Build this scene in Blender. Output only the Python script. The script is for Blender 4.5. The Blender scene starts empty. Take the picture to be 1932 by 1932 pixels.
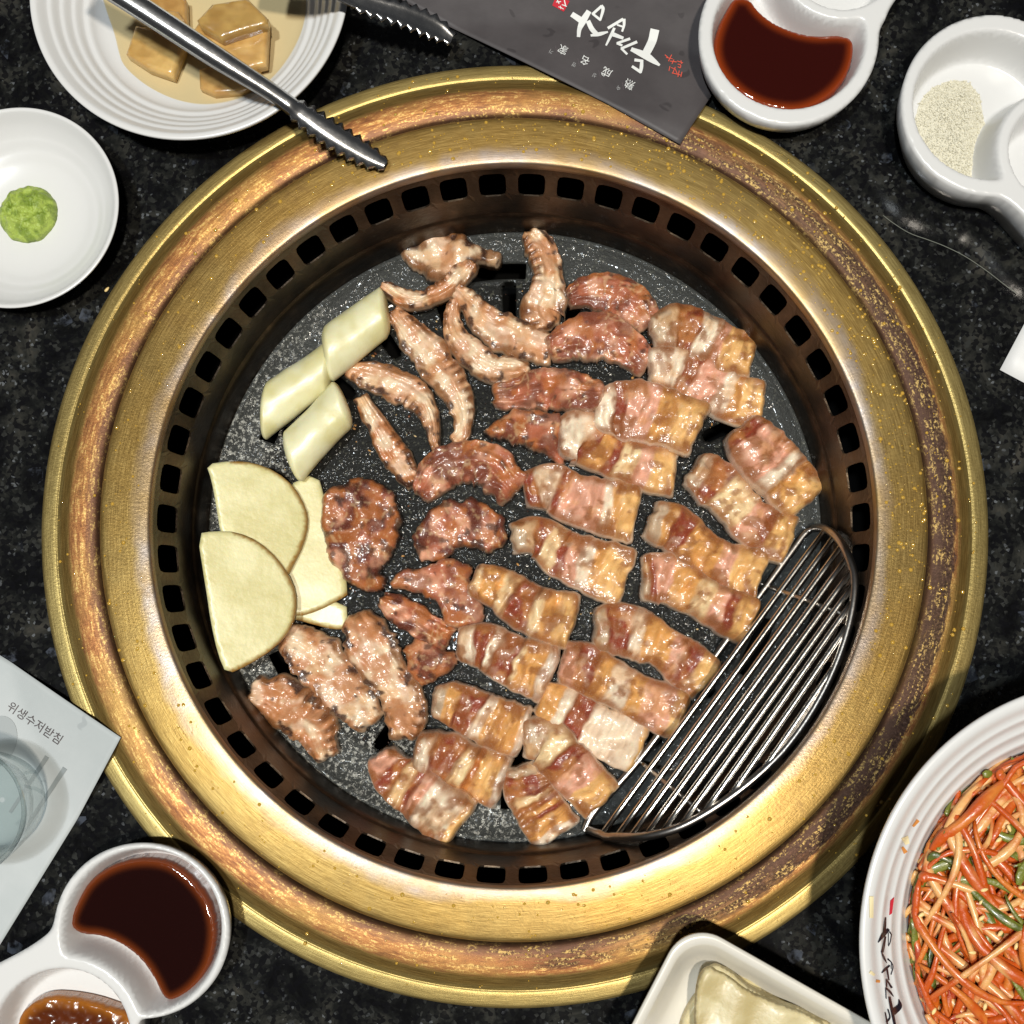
import bpy, math, random
import numpy as np
from mathutils import Vector, Matrix
from mathutils.geometry import delaunay_2d_cdt
from mathutils.bvhtree import BVHTree

SC = bpy.context.scene
COL = SC.collection
rnd = random.Random(7)
RNG = np.random.RandomState(11)

# ------------------------------------------------------------------ camera, world, lamps, exposure
CAM_LOC = np.array([0.0076, -0.0462, 0.4414])
TX, TY = 0.1079, 0.0169
FPX, CPX = 2090.0, 966.0                    # focal length and centre in photograph units (1932 wide)
_cx, _sx, _cy, _sy = math.cos(TX), math.sin(TX), math.cos(TY), math.sin(TY)
ROT = np.array([[_cy, 0, _sy], [0, 1, 0], [-_sy, 0, _cy]]) @ np.array([[1, 0, 0], [0, _cx, -_sx], [0, _sx, _cx]])
cam = bpy.data.cameras.new('camera'); camo = bpy.data.objects.new('camera', cam); COL.objects.link(camo)
cam.sensor_width = 36; cam.lens = 36 * FPX / 1932; cam.clip_start = 0.01; cam.clip_end = 50
M4 = Matrix([list(ROT[i]) + [CAM_LOC[i]] for i in range(3)] + [[0, 0, 0, 1]])
camo.matrix_world = M4
SC.camera = camo

world = bpy.data.worlds.new('World'); SC.world = world; world.use_nodes = True
bg = world.node_tree.nodes['Background']
bg.inputs[0].default_value = (0.92, 0.95, 1.0, 1); bg.inputs[1].default_value = 0.048

def lamp(name, loc, target, power, size, col):
    l = bpy.data.lights.new(name, 'AREA'); l.shape = 'DISK'; l.size = size; l.energy = power; l.color = col
    o = bpy.data.objects.new(name, l); COL.objects.link(o); o.location = loc
    o.rotation_euler = (Vector(target) - Vector(loc)).to_track_quat('-Z', 'Y').to_euler()
    return o
lamp('ceiling_lamp', (-0.34, -0.09, 2.0), (0, 0, 0), 24.5, 0.10, (0.90, 0.97, 1.0))
lamp('ceiling_lamp', (0.22, -0.28, 2.0), (0, 0, 0), 29.0, 0.10, (1.0, 0.91, 0.78))
SC.view_settings.view_transform = 'Standard'; SC.view_settings.look = 'None'
SC.view_settings.exposure = 0.0; SC.view_settings.gamma = 1.0
SC.cycles.use_denoising = True
SC.cycles.max_bounces = 8; SC.cycles.caustics_reflective = False; SC.cycles.caustics_refractive = False

# ------------------------------------------------------------------ pixel -> place helpers
CROPS = {'P': (0, 0, 1 / 0.72090), 'A': (0, 0, 900 / 1932), 'B': (900, 0, 900 / 1932), 'C': (1780, 0, 900 / 1932),
         'L': (0, 900, 900 / 1932), 'E': (900, 900, 900 / 1932), 'R': (1780, 900, 900 / 1932), 'S': (0, 1780, 900 / 1932),
         'K': (900, 1780, 900 / 1932), 'Q': (1780, 1780, 900 / 1932), 'D': (880, 560, 600 / 1932), 'F': (1400, 660, 800 / 1932),
         'G': (640, 1480, 800 / 1932), 'M': (1500, 1250, 600 / 1932), 'N': (1260, 1560, 600 / 1932), 'T': (1600, 1340, 700 / 1503),
         'U': (2080, 1780, 600 / 1288), 'V': (1400, 0, 450 / 1932), 'X': (2250, 2330, 200 / 1104), 'Y': (1640, 2400, 660 / 1932)}
def toP(c, pts):
    x0, y0, s = CROPS[c]; a = np.asarray(pts, float).copy()
    k = 0.72090
    a[:, 0] = (x0 + a[:, 0] * s) * k; a[:, 1] = (y0 + a[:, 1] * s) * k
    if a.shape[1] > 2: a[:, 2] = a[:, 2] * s * k
    return a
def ray(px, py):
    d = np.stack([(np.asarray(px, float) - CPX) / FPX, -(np.asarray(py, float) - CPX) / FPX, -np.ones(np.shape(px))], -1)
    return d @ ROT.T
def W(px, py, z):
    """photograph position -> point on the horizontal plane at height z"""
    d = ray(px, py); t = (z - CAM_LOC[2]) / d[..., 2]
    return CAM_LOC + d * t[..., None]
def W1(px, py, z): return W(np.array([px]), np.array([py]), z)[0]
def mpp(z): return (CAM_LOC[2] - z) / FPX    # metres for one photograph unit at height z

# ------------------------------------------------------------------ numpy noise
def _h(ix, iy, iz, s):
    n = (ix * 374761393 + iy * 668265263 + iz * 2147483647 + s * 974711) & 0xFFFFFFFF
    n = ((n ^ (n >> 13)) * 1274126177) & 0xFFFFFFFF
    n = n ^ (n >> 16)
    return (n & 0xFFFF) / 65535.0
def vn(p, s=0):
    p = np.asarray(p, float); i = np.floor(p).astype(np.int64); f = p - i; f = f * f * (3 - 2 * f)
    r = 0
    for dx in (0, 1):
        for dy in (0, 1):
            for dz in (0, 1):
                w = (f[:, 0] if dx else 1 - f[:, 0]) * (f[:, 1] if dy else 1 - f[:, 1]) * (f[:, 2] if dz else 1 - f[:, 2])
                r = r + w * _h(i[:, 0] + dx, i[:, 1] + dy, i[:, 2] + dz, s)
    return r
def fbm(p, s=0, o=3):
    r = 0; a = 0.5; t = 0; p = np.asarray(p, float)
    for k in range(o): r = r + a * vn(p * 2 ** k + 17.3 * k, s + k); t += a; a *= 0.5
    return r / t
def sstep(a, b, x): t = np.clip((x - a) / (b - a), 0, 1); return t * t * (3 - 2 * t)
def lin(c): c = np.array(c, float) / 255; return np.where(c <= 0.04045, c / 12.92, ((c + 0.055) / 1.055) ** 2.4)
def mixc(a, b, t): return a * (1 - t[:, None]) + b * t[:, None]

# ------------------------------------------------------------------ object helpers
def props(o, label=None, cat=None, group=None, kind=None):
    if label: o['label'] = label
    if cat: o['category'] = cat
    if group: o['group'] = group
    if kind: o['kind'] = kind
    return o
def mesh_obj(name, verts, faces, mat, parent=None, smooth=True, col=None, origin=None):
    verts = np.asarray(verts, float)
    if parent is None:
        if origin is None:
            origin = np.array([(verts[:, 0].min() + verts[:, 0].max()) / 2, (verts[:, 1].min() + verts[:, 1].max()) / 2, verts[:, 2].min()])
    else:
        origin = np.array(parent['_o']) if '_o' in parent else np.zeros(3)
    me = bpy.data.meshes.new(name)
    me.from_pydata((verts - origin).tolist(), [], faces)
    me.validate(); me.update()
    if smooth: me.polygons.foreach_set('use_smooth', [True] * len(me.polygons))
    if mat: me.materials.append(mat)
    if col is not None and len(col) == len(me.vertices):
        a = me.color_attributes.new('Col', 'FLOAT_COLOR', 'POINT')
        c = np.ones((len(verts), 4)); c[:, :col.shape[1]] = col
        a.data.foreach_set('color', c.ravel())
    o = bpy.data.objects.new(name, me); COL.objects.link(o)
    if parent is not None: o.parent = parent
    else: o.location = origin
    return o
def empty(name, loc):
    o = bpy.data.objects.new(name, None); COL.objects.link(o); o.location = loc; o.empty_display_size = 0.01
    OR[o.name] = np.array(loc, float)
    return o
OR = {}
def child(name, verts, faces, mat, parent, smooth=True, col=None):
    origin = OR[parent.name]
    o = mesh_obj(name, np.asarray(verts, float) - origin, faces, mat, None, smooth, col, origin=np.zeros(3))
    o.parent = parent; o.location = (0, 0, 0)
    OR[o.name] = origin
    return o
def thing(name, verts, faces, mat, label, cat, group=None, smooth=True, col=None, kind=None):
    o = mesh_obj(name, verts, faces, mat, None, smooth, col); props(o, label, cat, group, kind)
    OR[o.name] = np.array(o.location)
    return o
def lathe(prof, n=128, c=(0, 0, 0), close=False):
    prof = np.asarray(prof, float); m = len(prof); th = np.linspace(0, 2 * np.pi, n, endpoint=False)
    v = np.zeros((m, n, 3)); v[:, :, 0] = prof[:, :1] * np.cos(th) + c[0]; v[:, :, 1] = prof[:, :1] * np.sin(th) + c[1]; v[:, :, 2] = prof[:, 1:2] + c[2]
    f = []
    rows = m if close else m - 1
    for i in range(rows):
        k = (i + 1) % m
        for j in range(n):
            j2 = (j + 1) % n
            f.append((i * n + j, i * n + j2, k * n + j2, k * n + j))
    return v.reshape(-1, 3), f
def smooth_prof(p, k=2):
    p = np.asarray(p, float)
    for _ in range(k):
        q = [p[0]]
        for a, b in zip(p[:-1], p[1:]): q += [a * .75 + b * .25, a * .25 + b * .75]
        q.append(p[-1]); p = np.array(q)
    return p
def chaikin(p, k=2):
    p = np.asarray(p, float)
    for _ in range(k):
        n = np.roll(p, -1, 0); q = np.empty((2 * len(p), p.shape[1])); q[0::2] = p * .75 + n * .25; q[1::2] = p * .25 + n * .75; p = q
    return p
def catmull(p, n):
    p = np.asarray(p, float); e = np.vstack([2 * p[0] - p[1], p, 2 * p[-1] - p[-2]])
    seg = np.linalg.norm(np.diff(p[:, :2], axis=0), axis=1) if p.shape[1] != 3 else np.linalg.norm(np.diff(p, axis=0), axis=1)
    cum = np.concatenate([[0], np.cumsum(seg)]); s = np.linspace(0, cum[-1], n); out = []
    for x in s:
        i = min(max(np.searchsorted(cum, x, 'right') - 1, 0), len(p) - 2); t = (x - cum[i]) / seg[i]
        a, b, c, d = e[i], e[i + 1], e[i + 2], e[i + 3]
        out.append(0.5 * (2 * b + (c - a) * t + (2 * a - 5 * b + 4 * c - d) * t * t + (3 * b - a - 3 * c + d) * t ** 3))
    return np.array(out)
def tube(path, r, n=8, cap=True):
    path = np.asarray(path, float); m = len(path); r = np.broadcast_to(np.asarray(r, float), (m,))
    t = np.gradient(path, axis=0); t /= np.linalg.norm(t, axis=1)[:, None] + 1e-12
    ref = np.array([0.13, 0.21, 0.97]); v = []
    for i in range(m):
        a = np.cross(t[i], ref); a /= np.linalg.norm(a) + 1e-12; b = np.cross(t[i], a)
        for k in range(n):
            q = 2 * math.pi * k / n; v.append(path[i] + r[i] * (a * math.cos(q) + b * math.sin(q)))
    f = [(i * n + k, i * n + (k + 1) % n, (i + 1) * n + (k + 1) % n, (i + 1) * n + k) for i in range(m - 1) for k in range(n)]
    if cap: f += [tuple(range(n))[::-1], tuple((m - 1) * n + k for k in range(n))]
    return np.array(v), f
def inside(poly, pts):
    x, y = pts[:, 0], pts[:, 1]; r = np.zeros(len(pts), bool)
    for (x1, y1), (x2, y2) in zip(poly, np.roll(poly, -1, 0)):
        if y1 == y2: continue
        r ^= ((y1 > y) != (y2 > y)) & (x < (x2 - x1) * (y - y1) / (y2 - y1) + x1)
    return r
def dist_line(pl, pts, closed=True):
    d = np.full(len(pts), 1e9); q = np.roll(pl, -1, 0) if closed else pl[1:]
    for a, b in zip(pl if closed else pl[:-1], q):
        ab = b - a; L = (ab ** 2).sum() + 1e-18
        t = np.clip(((pts - a) @ ab) / L, 0, 1); d = np.minimum(d, np.linalg.norm(pts - a - t[:, None] * ab, axis=1))
    return d
def resample(poly, sp):
    poly = np.asarray(poly, float); out = []
    for a, b in zip(poly, np.roll(poly, -1, 0)):
        n = max(1, int(round(np.linalg.norm(b - a) / sp))); out += [a + (b - a) * k / n for k in range(n)]
    return np.array(out)
def fill(poly, sp, seed=0, extra=None):
    """triangulated polygon with jittered inner points: 2D verts, tris, number of outline verts"""
    r = np.random.RandomState(seed); poly = resample(poly, sp)
    lo, hi = poly.min(0), poly.max(0); gx, gy = np.meshgrid(np.arange(lo[0], hi[0], sp), np.arange(lo[1], hi[1], sp * .87))
    gx[1::2] += sp / 2; g = np.stack([gx.ravel(), gy.ravel()], 1) + r.uniform(-.18, .18, (gx.size, 2)) * sp
    if extra is not None: g = np.vstack([g, extra])
    g = g[inside(poly, g)]; g = g[dist_line(poly, g) > sp * .45]
    v = np.vstack([poly, g]); nb = len(poly)
    ov, oe, of, *_ = delaunay_2d_cdt([Vector(p) for p in v], [(i, (i + 1) % nb) for i in range(nb)], [], 1, 1e-9)
    ov = np.array([[p.x, p.y] for p in ov])
    fs = []
    for t in of:
        a, b, c = ov[list(t)]
        fs.append(tuple(t) if (b[0] - a[0]) * (c[1] - a[1]) - (b[1] - a[1]) * (c[0] - a[0]) > 0 else tuple(t)[::-1])
    return ov, fs, nb
def area2(p): q = np.roll(p, -1, 0); return (p[:, 0] * q[:, 1] - q[:, 0] * p[:, 1]).sum()

# ------------------------------------------------------------------ material helpers
class NT:
    def __init__(s, name):
        s.m = bpy.data.materials.new(name); s.m.use_nodes = True; s.t = s.m.node_tree; s.n = s.t.nodes; s.l = s.t.links
        s.b = s.n['Principled BSDF']
    def node(s, typ, **kw):
        n = s.n.new(typ)
        for k, v in kw.items(): setattr(n, k, v)
        return n
    def put(s, sock, v):
        if hasattr(v, 'is_linked') or isinstance(v, bpy.types.NodeSocket): s.l.new(v, sock)
        elif isinstance(v, (tuple, list)) and len(v) == 3 and sock.type == 'RGBA': sock.default_value = (*v, 1)
        else: sock.default_value = v
    def math(s, op, a, b=0.0, c=None, clamp=False):
        n = s.node('ShaderNodeMath', operation=op, use_clamp=clamp); s.put(n.inputs[0], a); s.put(n.inputs[1], b)
        if c is not None: s.put(n.inputs[2], c)
        return n.outputs[0]
    def mix(s, f, a, b, blend='MIX'):
        n = s.node('ShaderNodeMix', data_type='RGBA', blend_type=blend); s.put(n.inputs[0], f); s.put(n.inputs[6], a); s.put(n.inputs[7], b); return n.outputs[2]
    def step(s, x, a, b):
        n = s.node('ShaderNodeMapRange', interpolation_type='SMOOTHSTEP'); s.put(n.inputs[0], x); s.put(n.inputs[1], a); s.put(n.inputs[2], b); return n.outputs[0]
    def noise(s, vec, scale, detail=3, rough=.55, dist=0):
        n = s.node('ShaderNodeTexNoise'); s.put(n.inputs['Vector'], vec); n.inputs['Scale'].default_value = scale; n.inputs['Detail'].default_value = detail; n.inputs['Roughness'].default_value = rough; n.inputs['Distortion'].default_value = dist
        return n.outputs[0]
    def vor(s, vec, scale, feature='F1', out=0):
        n = s.node('ShaderNodeTexVoronoi', feature=feature); s.put(n.inputs['Vector'], vec); n.inputs['Scale'].default_value = scale; return n.outputs[out]
    def ramp(s, x, stops):
        n = s.node('ShaderNodeValToRGB'); e = n.color_ramp.elements
        while len(e) < len(stops): e.new(0.5)
        for k, (p, c) in enumerate(stops): e[k].position = p; e[k].color = (*c, 1)
        s.put(n.inputs[0], x); return n.outputs[0]
    def bump(s, h, strength, dist, normal=None):
        n = s.node('ShaderNodeBump'); n.inputs['Strength'].default_value = strength; n.inputs['Distance'].default_value = dist; s.put(n.inputs['Height'], h)
        if normal is not None: s.l.new(normal, n.inputs['Normal'])
        return n.outputs[0]
    def obj(s): return s.node('ShaderNodeTexCoord').outputs['Object']
    def pos(s): return s.node('ShaderNodeNewGeometry').outputs['Position']
    def vec(s, x, y, z):
        n = s.node('ShaderNodeCombineXYZ'); s.put(n.inputs[0], x); s.put(n.inputs[1], y); s.put(n.inputs[2], z); return n.outputs[0]
    def xyz(s, v):
        n = s.node('ShaderNodeSeparateXYZ'); s.l.new(v, n.inputs[0]); return n.outputs
    def col(s, name='Col'): return s.node('ShaderNodeVertexColor', layer_name=name).outputs[0]
    def set(s, **kw):
        for k, v in kw.items(): s.put(s.b.inputs[k.replace('_', ' ')], v)
        return s.m
def plain(name, c, rough=.4, metal=0, spec=.5, bump=0, bscale=400, coat=0):
    t = NT(name); t.set(Base_Color=c, Roughness=rough, Metallic=metal)
    t.b.inputs['Specular IOR Level'].default_value = spec; t.b.inputs['Coat Weight'].default_value = coat; t.b.inputs['Coat Roughness'].default_value = .08
    if bump: t.set(Normal=t.bump(t.noise(t.obj(), bscale, 3), bump, .001))
    return t.m
def L3(*c): return tuple(float(x) for x in lin(c))

def mat_granite():
    t = NT('black_granite'); p = t.pos()
    wob = t.noise(p, 90, 4, .65)
    big = t.noise(p, 62, 5, .68, .6)
    c = t.ramp(big, [(.38, (.003, .003, .0034)), (.50, (.009, .0095, .0092)), (.60, (.024, .024, .021)), (.70, (.046, .043, .036))])
    cell = t.vor(p, 640, 'F1', 1)
    cx = t.xyz(cell)
    c = t.mix(t.math('MULTIPLY', t.step(cx[0], .74, .86), t.step(wob, .42, .58)), c, (.028, .029, .027))
    c = t.mix(t.math('MULTIPLY', t.step(cx[1], .62, .70), .85), c, (.004, .004, .005))
    cell2 = t.xyz(t.vor(p, 980, 'F1', 1))
    c = t.mix(t.math('MULTIPLY', t.math('MULTIPLY', t.step(cell2[0], .955, .985), t.step(big, .42, .6)), .7), c, (.14, .15, .16))
    cell3 = t.xyz(t.vor(p, 210, 'F1', 1))
    c = t.mix(t.math('MULTIPLY', t.math('MULTIPLY', t.step(cell3[2], .97, .98), t.step(wob, .45, .6)), .5), c, (.10, .115, .15))
    t.set(Base_Color=c, Roughness=t.math('ADD', .08, t.math('MULTIPLY', wob, .10)))
    t.b.inputs['Specular IOR Level'].default_value = .28
    t.set(Normal=t.bump(t.noise(p, 500, 2), .06, .0004))
    return t.m
def mat_ring(which):
    t = NT('brushed_brass_' + which); p = t.pos(); x = t.xyz(p)
    r = t.math('SQRT', t.math('ADD', t.math('MULTIPLY', x[0], x[0]), t.math('MULTIPLY', x[1], x[1])))
    ux = t.math('DIVIDE', x[0], r); uy = t.math('DIVIDE', x[1], r)
    # brush direction runs round the ring: fine in radius, long in angle
    b1 = t.noise(t.vec(t.math('MULTIPLY', ux, 7), t.math('MULTIPLY', uy, 7), t.math('MULTIPLY', r, 900)), 3, 3, .6)
    b2 = t.noise(t.vec(t.math('MULTIPLY', ux, 9), t.math('MULTIPLY', uy, 9), t.math('MULTIPLY', r, 2600)), 1.5, 3, .7)
    brush = t.math('ADD', t.math('MULTIPLY', b1, .6), t.math('MULTIPLY', b2, .4))
    patch = t.noise(p, 22, 4, .6)
    fine = t.noise(p, 900, 3, .7)
    mid = t.noise(t.vec(t.math('MULTIPLY', ux, 16), t.math('MULTIPLY', uy, 16), t.math('MULTIPLY', r, 520)), 1.4, 7, .78)
    c = t.ramp(brush, [(.38, (.215, .127, .034)), (.5, (.285, .175, .048)), (.62, (.37, .24, .074))])
    c = t.mix(t.math('MULTIPLY', t.step(patch, .42, .66), .6), c, t.ramp(brush, [(.38, (.19, .125, .040)), (.62, (.30, .21, .074))]))
    ang_dark = t.math('ADD', t.math('MULTIPLY', ux, .75), t.math('MULTIPLY', uy, -.1))      # sootier on one side of the grill
    rough = t.math('ADD', .27, t.math('MULTIPLY', brush, .14))
    if which == 'outer':
        c = t.mix(t.math('MULTIPLY', t.step(r, .1785, .181), .75), c, t.ramp(brush, [(.38, (.235, .175, .060)), (.62, (.35, .275, .105))]))
        edge = t.math('MULTIPLY', t.math('SUBTRACT', mid, .5), .008)
        rr = t.math('ADD', r, edge)
        band = t.math('MULTIPLY', t.step(rr, .1765, .1738), t.step(r, .1630, .1645))
        c = t.mix(t.math('MULTIPLY', band, t.step(patch, .25, .6)), c, t.ramp(mid, [(.36, (.13, .050, .022)), (.47, (.235, .095, .034)), (.54, (.31, .135, .045)), (.64, (.42, .23, .08))]))
        soot = t.math('MULTIPLY', t.step(t.math('ADD', t.math('ADD', ang_dark, t.math('MULTIPLY', mid, 2.2)), t.math('MULTIPLY', patch, .9)), 1.42, 2.10), t.math('MULTIPLY', t.step(rr, .1738, .1722), t.step(r, .1632, .166)))
        c = t.mix(t.math('MULTIPLY', soot, .93), c, t.ramp(fine, [(.35, (.016, .011, .010)), (.6, (.062, .034, .026)), (.75, (.15, .11, .085))]))
        c = t.mix(t.math('MULTIPLY', t.math('MULTIPLY', t.step(rr, .1700, .1655), t.step(t.math('ADD', patch, t.math('MULTIPLY', mid, .5)), .45, .85)), .75), c, (.10, .056, .040))
        worn = t.math('MULTIPLY', t.math('MULTIPLY', t.step(mid, .50, .58), t.step(fine, .47, .56)), band)
        c = t.mix(t.math('MULTIPLY', worn, .8), c, (.56, .38, .13))
        rough = t.math('ADD', rough, t.math('ADD', t.math('MULTIPLY', soot, .14), t.math('MULTIPLY', band, .10)))
    else:
        irid = t.math('MULTIPLY', t.step(t.math('ADD', r, t.math('MULTIPLY', t.math('SUBTRACT', patch, .5), .02)), .1505, .1450), .60)
        c = t.mix(irid, c, t.ramp(t.noise(p, 45, 2, .5), [(.3, (.28, .185, .09)), (.5, (.29, .225, .18)), (.62, (.27, .255, .28)), (.75, (.33, .22, .13))]))
        gr = t.math('MULTIPLY', t.step(t.noise(p, 60, 5, .75), .56, .72), .55)
        c = t.mix(gr, c, (.20, .12, .045))
    specks = t.math('MULTIPLY', t.step(t.noise(p, 1400, 1), .72, .78), .35)
    c = t.mix(specks, c, (.12, .07, .03))
    t.set(Base_Color=c, Metallic=.88, Roughness=rough)
    t.b.inputs['Anisotropic'].default_value = .85; t.b.inputs['Anisotropic Rotation'].default_value = .25
    tan = t.node('ShaderNodeTangent', direction_type='RADIAL', axis='Z'); t.l.new(tan.outputs[0], t.b.inputs['Tangent'])
    h = t.math('ADD', t.math('MULTIPLY', brush, .6), t.math('MULTIPLY', fine, .35))
    t.set(Normal=t.bump(h, .22, .0005))
    return t.m
def mat_wall():
    t = NT('greasy_brown_steel'); p = t.pos(); x = t.xyz(p)
    run = t.noise(t.vec(t.math('MULTIPLY', x[0], 60), t.math('MULTIPLY', x[1], 60), t.math('MULTIPLY', x[2], 25)), 1, 4, .6)
    c = t.ramp(run, [(.3, (.026, .019, .013)), (.5, (.062, .044, .030)), (.68, (.125, .088, .056))])
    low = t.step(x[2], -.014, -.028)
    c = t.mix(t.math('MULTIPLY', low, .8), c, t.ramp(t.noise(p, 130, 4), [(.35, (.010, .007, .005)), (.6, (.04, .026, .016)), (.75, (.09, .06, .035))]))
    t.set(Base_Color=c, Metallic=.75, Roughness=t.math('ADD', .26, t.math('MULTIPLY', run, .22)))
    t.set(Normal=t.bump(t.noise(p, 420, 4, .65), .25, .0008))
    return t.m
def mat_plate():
    t = NT('oily_marble_coated_plate'); p = t.pos()
    f = t.noise(p, 1500, 2, .6); g = t.noise(p, 620, 3, .65); big = t.noise(p, 24, 3)
    c = t.ramp(big, [(.35, (.006, .006, .0054)), (.65, (.012, .0122, .0108))])
    fl = t.xyz(t.vor(p, 1150, 'F1', 1))
    c = t.mix(t.math('MULTIPLY', t.step(fl[0], .92, .96), .3), c, (.16, .16, .12))
    x = t.xyz(p)
    r = t.math('SQRT', t.math('ADD', t.math('MULTIPLY', x[0], x[0]), t.math('MULTIPLY', x[1], x[1])))
    side = t.math('ADD', t.math('MULTIPLY', x[0], -6.5), t.math('MULTIPLY', x[1], -3.5))          # dried salt scale collects on the side by the potatoes
    scale_m = t.math('MULTIPLY', t.math('MULTIPLY', t.step(r, .095, .118), t.step(t.math('ADD', side, t.math('MULTIPLY', big, .9)), .55, 1.05)), t.step(t.noise(p, 480, 5, .8), .53, .58))
    c = t.mix(t.math('MULTIPLY', scale_m, .8), c, (.62, .61, .55))
    outer = t.step(r, .113, .119)
    c = t.mix(t.math('MULTIPLY', outer, .35), c, (.10, .105, .10))
    t.set(Base_Color=c, Roughness=t.math('ADD', .38, t.math('MULTIPLY', g, .22)), Metallic=t.math('MULTIPLY', outer, .2)); t.b.inputs['Specular IOR Level'].default_value = .12
    t.b.inputs['Coat Weight'].default_value = .24; t.b.inputs['Coat Roughness'].default_value = .11
    t.set(Normal=t.bump(t.math('ADD', f, t.math('MULTIPLY', g, 1.4)), 1.0, .00030), Coat_Normal=t.bump(t.math('MULTIPLY', t.noise(p, 380, 1.2, .55), t.math('ADD', .15, t.step(t.noise(p, 55, 3, .6), .40, .52))), 1.0, .0013))
    return t.m
def mat_meat():
    t = NT('seared_pork'); p = t.obj(); c = t.col('Col')
    n1 = t.noise(p, 900, 4, .65); n2 = t.noise(p, 2300, 2, .6); n3 = t.noise(p, 260, 3, .6)
    c = t.mix(t.math('MULTIPLY', t.step(n1, .50, .74), .28), c, t.mix(1.0, c, (.62, .42, .28), 'MULTIPLY'))
    c = t.mix(t.math('MULTIPLY', t.step(n2, .56, .70), .22), c, (.80, .64, .48))
    t.set(Base_Color=c, Roughness=t.math('ADD', .40, t.math('MULTIPLY', n1, .25)))
    t.b.inputs['Subsurface Weight'].default_value = .06; t.b.inputs['Subsurface Radius'].default_value = (1, .45, .25); t.b.inputs['Subsurface Scale'].default_value = .002
    t.b.inputs['Coat Weight'].default_value = 1.0; t.b.inputs['Coat Roughness'].default_value = .19
    h = t.math('ADD', t.math('MULTIPLY', n1, 1.0), t.math('ADD', t.math('MULTIPLY', n2, .35), t.math('MULTIPLY', n3, 1.3)))
    t.set(Normal=t.bump(h, 1.0, .00017), Coat_Normal=t.bump(t.noise(p, 430, 1.5, .5), 1.0, .0009))
    return t.m
def mat_col(name, rough=.4, sss=0., bump=.2, bscale=700, coat=0., coatr=.1, bd=.0006, sscale=.002):
    t = NT(name); p = t.obj(); t.set(Base_Color=t.col('Col'), Roughness=rough)
    if sss:
        t.b.inputs['Subsurface Weight'].default_value = sss; t.b.inputs['Subsurface Scale'].default_value = sscale; t.b.inputs['Subsurface Radius'].default_value = (1, .7, .4)
    t.b.inputs['Coat Weight'].default_value = coat; t.b.inputs['Coat Roughness'].default_value = coatr
    if bump: t.set(Normal=t.bump(t.noise(p, bscale, 3), bump, bd))
    return t.m
def mat_melamine(name, c=(.67, .67, .665)):
    t = NT(name); p = t.obj(); t.set(Base_Color=t.mix(t.math('MULTIPLY', t.noise(p, 60, 3), .10), c, (.61, .60, .585)), Roughness=.27)
    t.b.inputs['Coat Weight'].default_value = .12; t.b.inputs['Coat Roughness'].default_value = .2
    t.set(Normal=t.bump(t.noise(p, 160, 2), .035, .001))
    return t.m
def mat_liquid(name, tint, gloss=.06):
    t = NT(name); n = t.n; n.remove(t.b)
    tr = t.node('ShaderNodeBsdfTransparent'); tr.inputs[0].default_value = (*tint, 1)
    gl = t.node('ShaderNodeBsdfGlossy'); gl.inputs['Roughness'].default_value = gloss
    fr = t.node('ShaderNodeLayerWeight'); fr.inputs[0].default_value = .18
    mx = t.node('ShaderNodeMixShader'); t.l.new(fr.outputs[1] if 'glass' in name else fr.outputs[0], mx.inputs[0]); t.l.new(tr.outputs[0], mx.inputs[1]); t.l.new(gl.outputs[0], mx.inputs[2])
    bp = t.bump(t.noise(t.obj(), 90, 2), .15, .001); t.l.new(bp, gl.inputs['Normal']); t.l.new(bp, fr.inputs['Normal'])
    t.l.new(mx.outputs[0], n['Material Output'].inputs[0]); return t.m
def mat_steel(name, c=(.62, .62, .62), rough=.22, dark=0):
    t = NT(name); p = t.obj(); nz = t.noise(p, 260, 4, .65)
    cc = t.mix(t.math('MULTIPLY', t.step(nz, .5, .75), dark), c, (.10, .07, .05))
    t.set(Base_Color=cc, Metallic=1.0, Roughness=t.math('ADD', rough, t.math('MULTIPLY', nz, .14)), Normal=t.bump(t.noise(p, 500, 3), .10, .0006)); return t.m
def mat_paper(name, c, c2, spot=None, rough=.55):
    t = NT(name); p = t.pos(); cc = t.mix(t.step(t.noise(p, 30, 4, .6), .35, .7), c, c2)
    if spot: cc = t.mix(t.math('MULTIPLY', t.step(t.vor(t.mix(.02, p, t.noise(p, 80, 2)), 62), .16, .11), .6), cc, spot)
    t.set(Base_Color=cc, Roughness=rough, Normal=t.bump(t.noise(p, 260, 4), .10, .0008)); return t.m

MT = dict(granite=mat_granite(), ring_o=mat_ring('outer'), ring_i=mat_ring('inner'), wall=mat_wall(), plate=mat_plate(), meat=mat_meat(),
          white=mat_melamine('white_melamine'), whitew=mat_melamine('ivory_melamine', (.68, .65, .58)),
          black=plain('black_void', (.004, .004, .004), .9, spec=.05), steel=mat_steel('stainless_steel', rough=.16),
          rack=mat_steel('wire_steel', (.66, .64, .60), .16, .35), rackframe=mat_steel('wire_frame_steel', (.44, .41, .38), .24, .4))
PLZ = -0.0564     # grill plate surface

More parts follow.
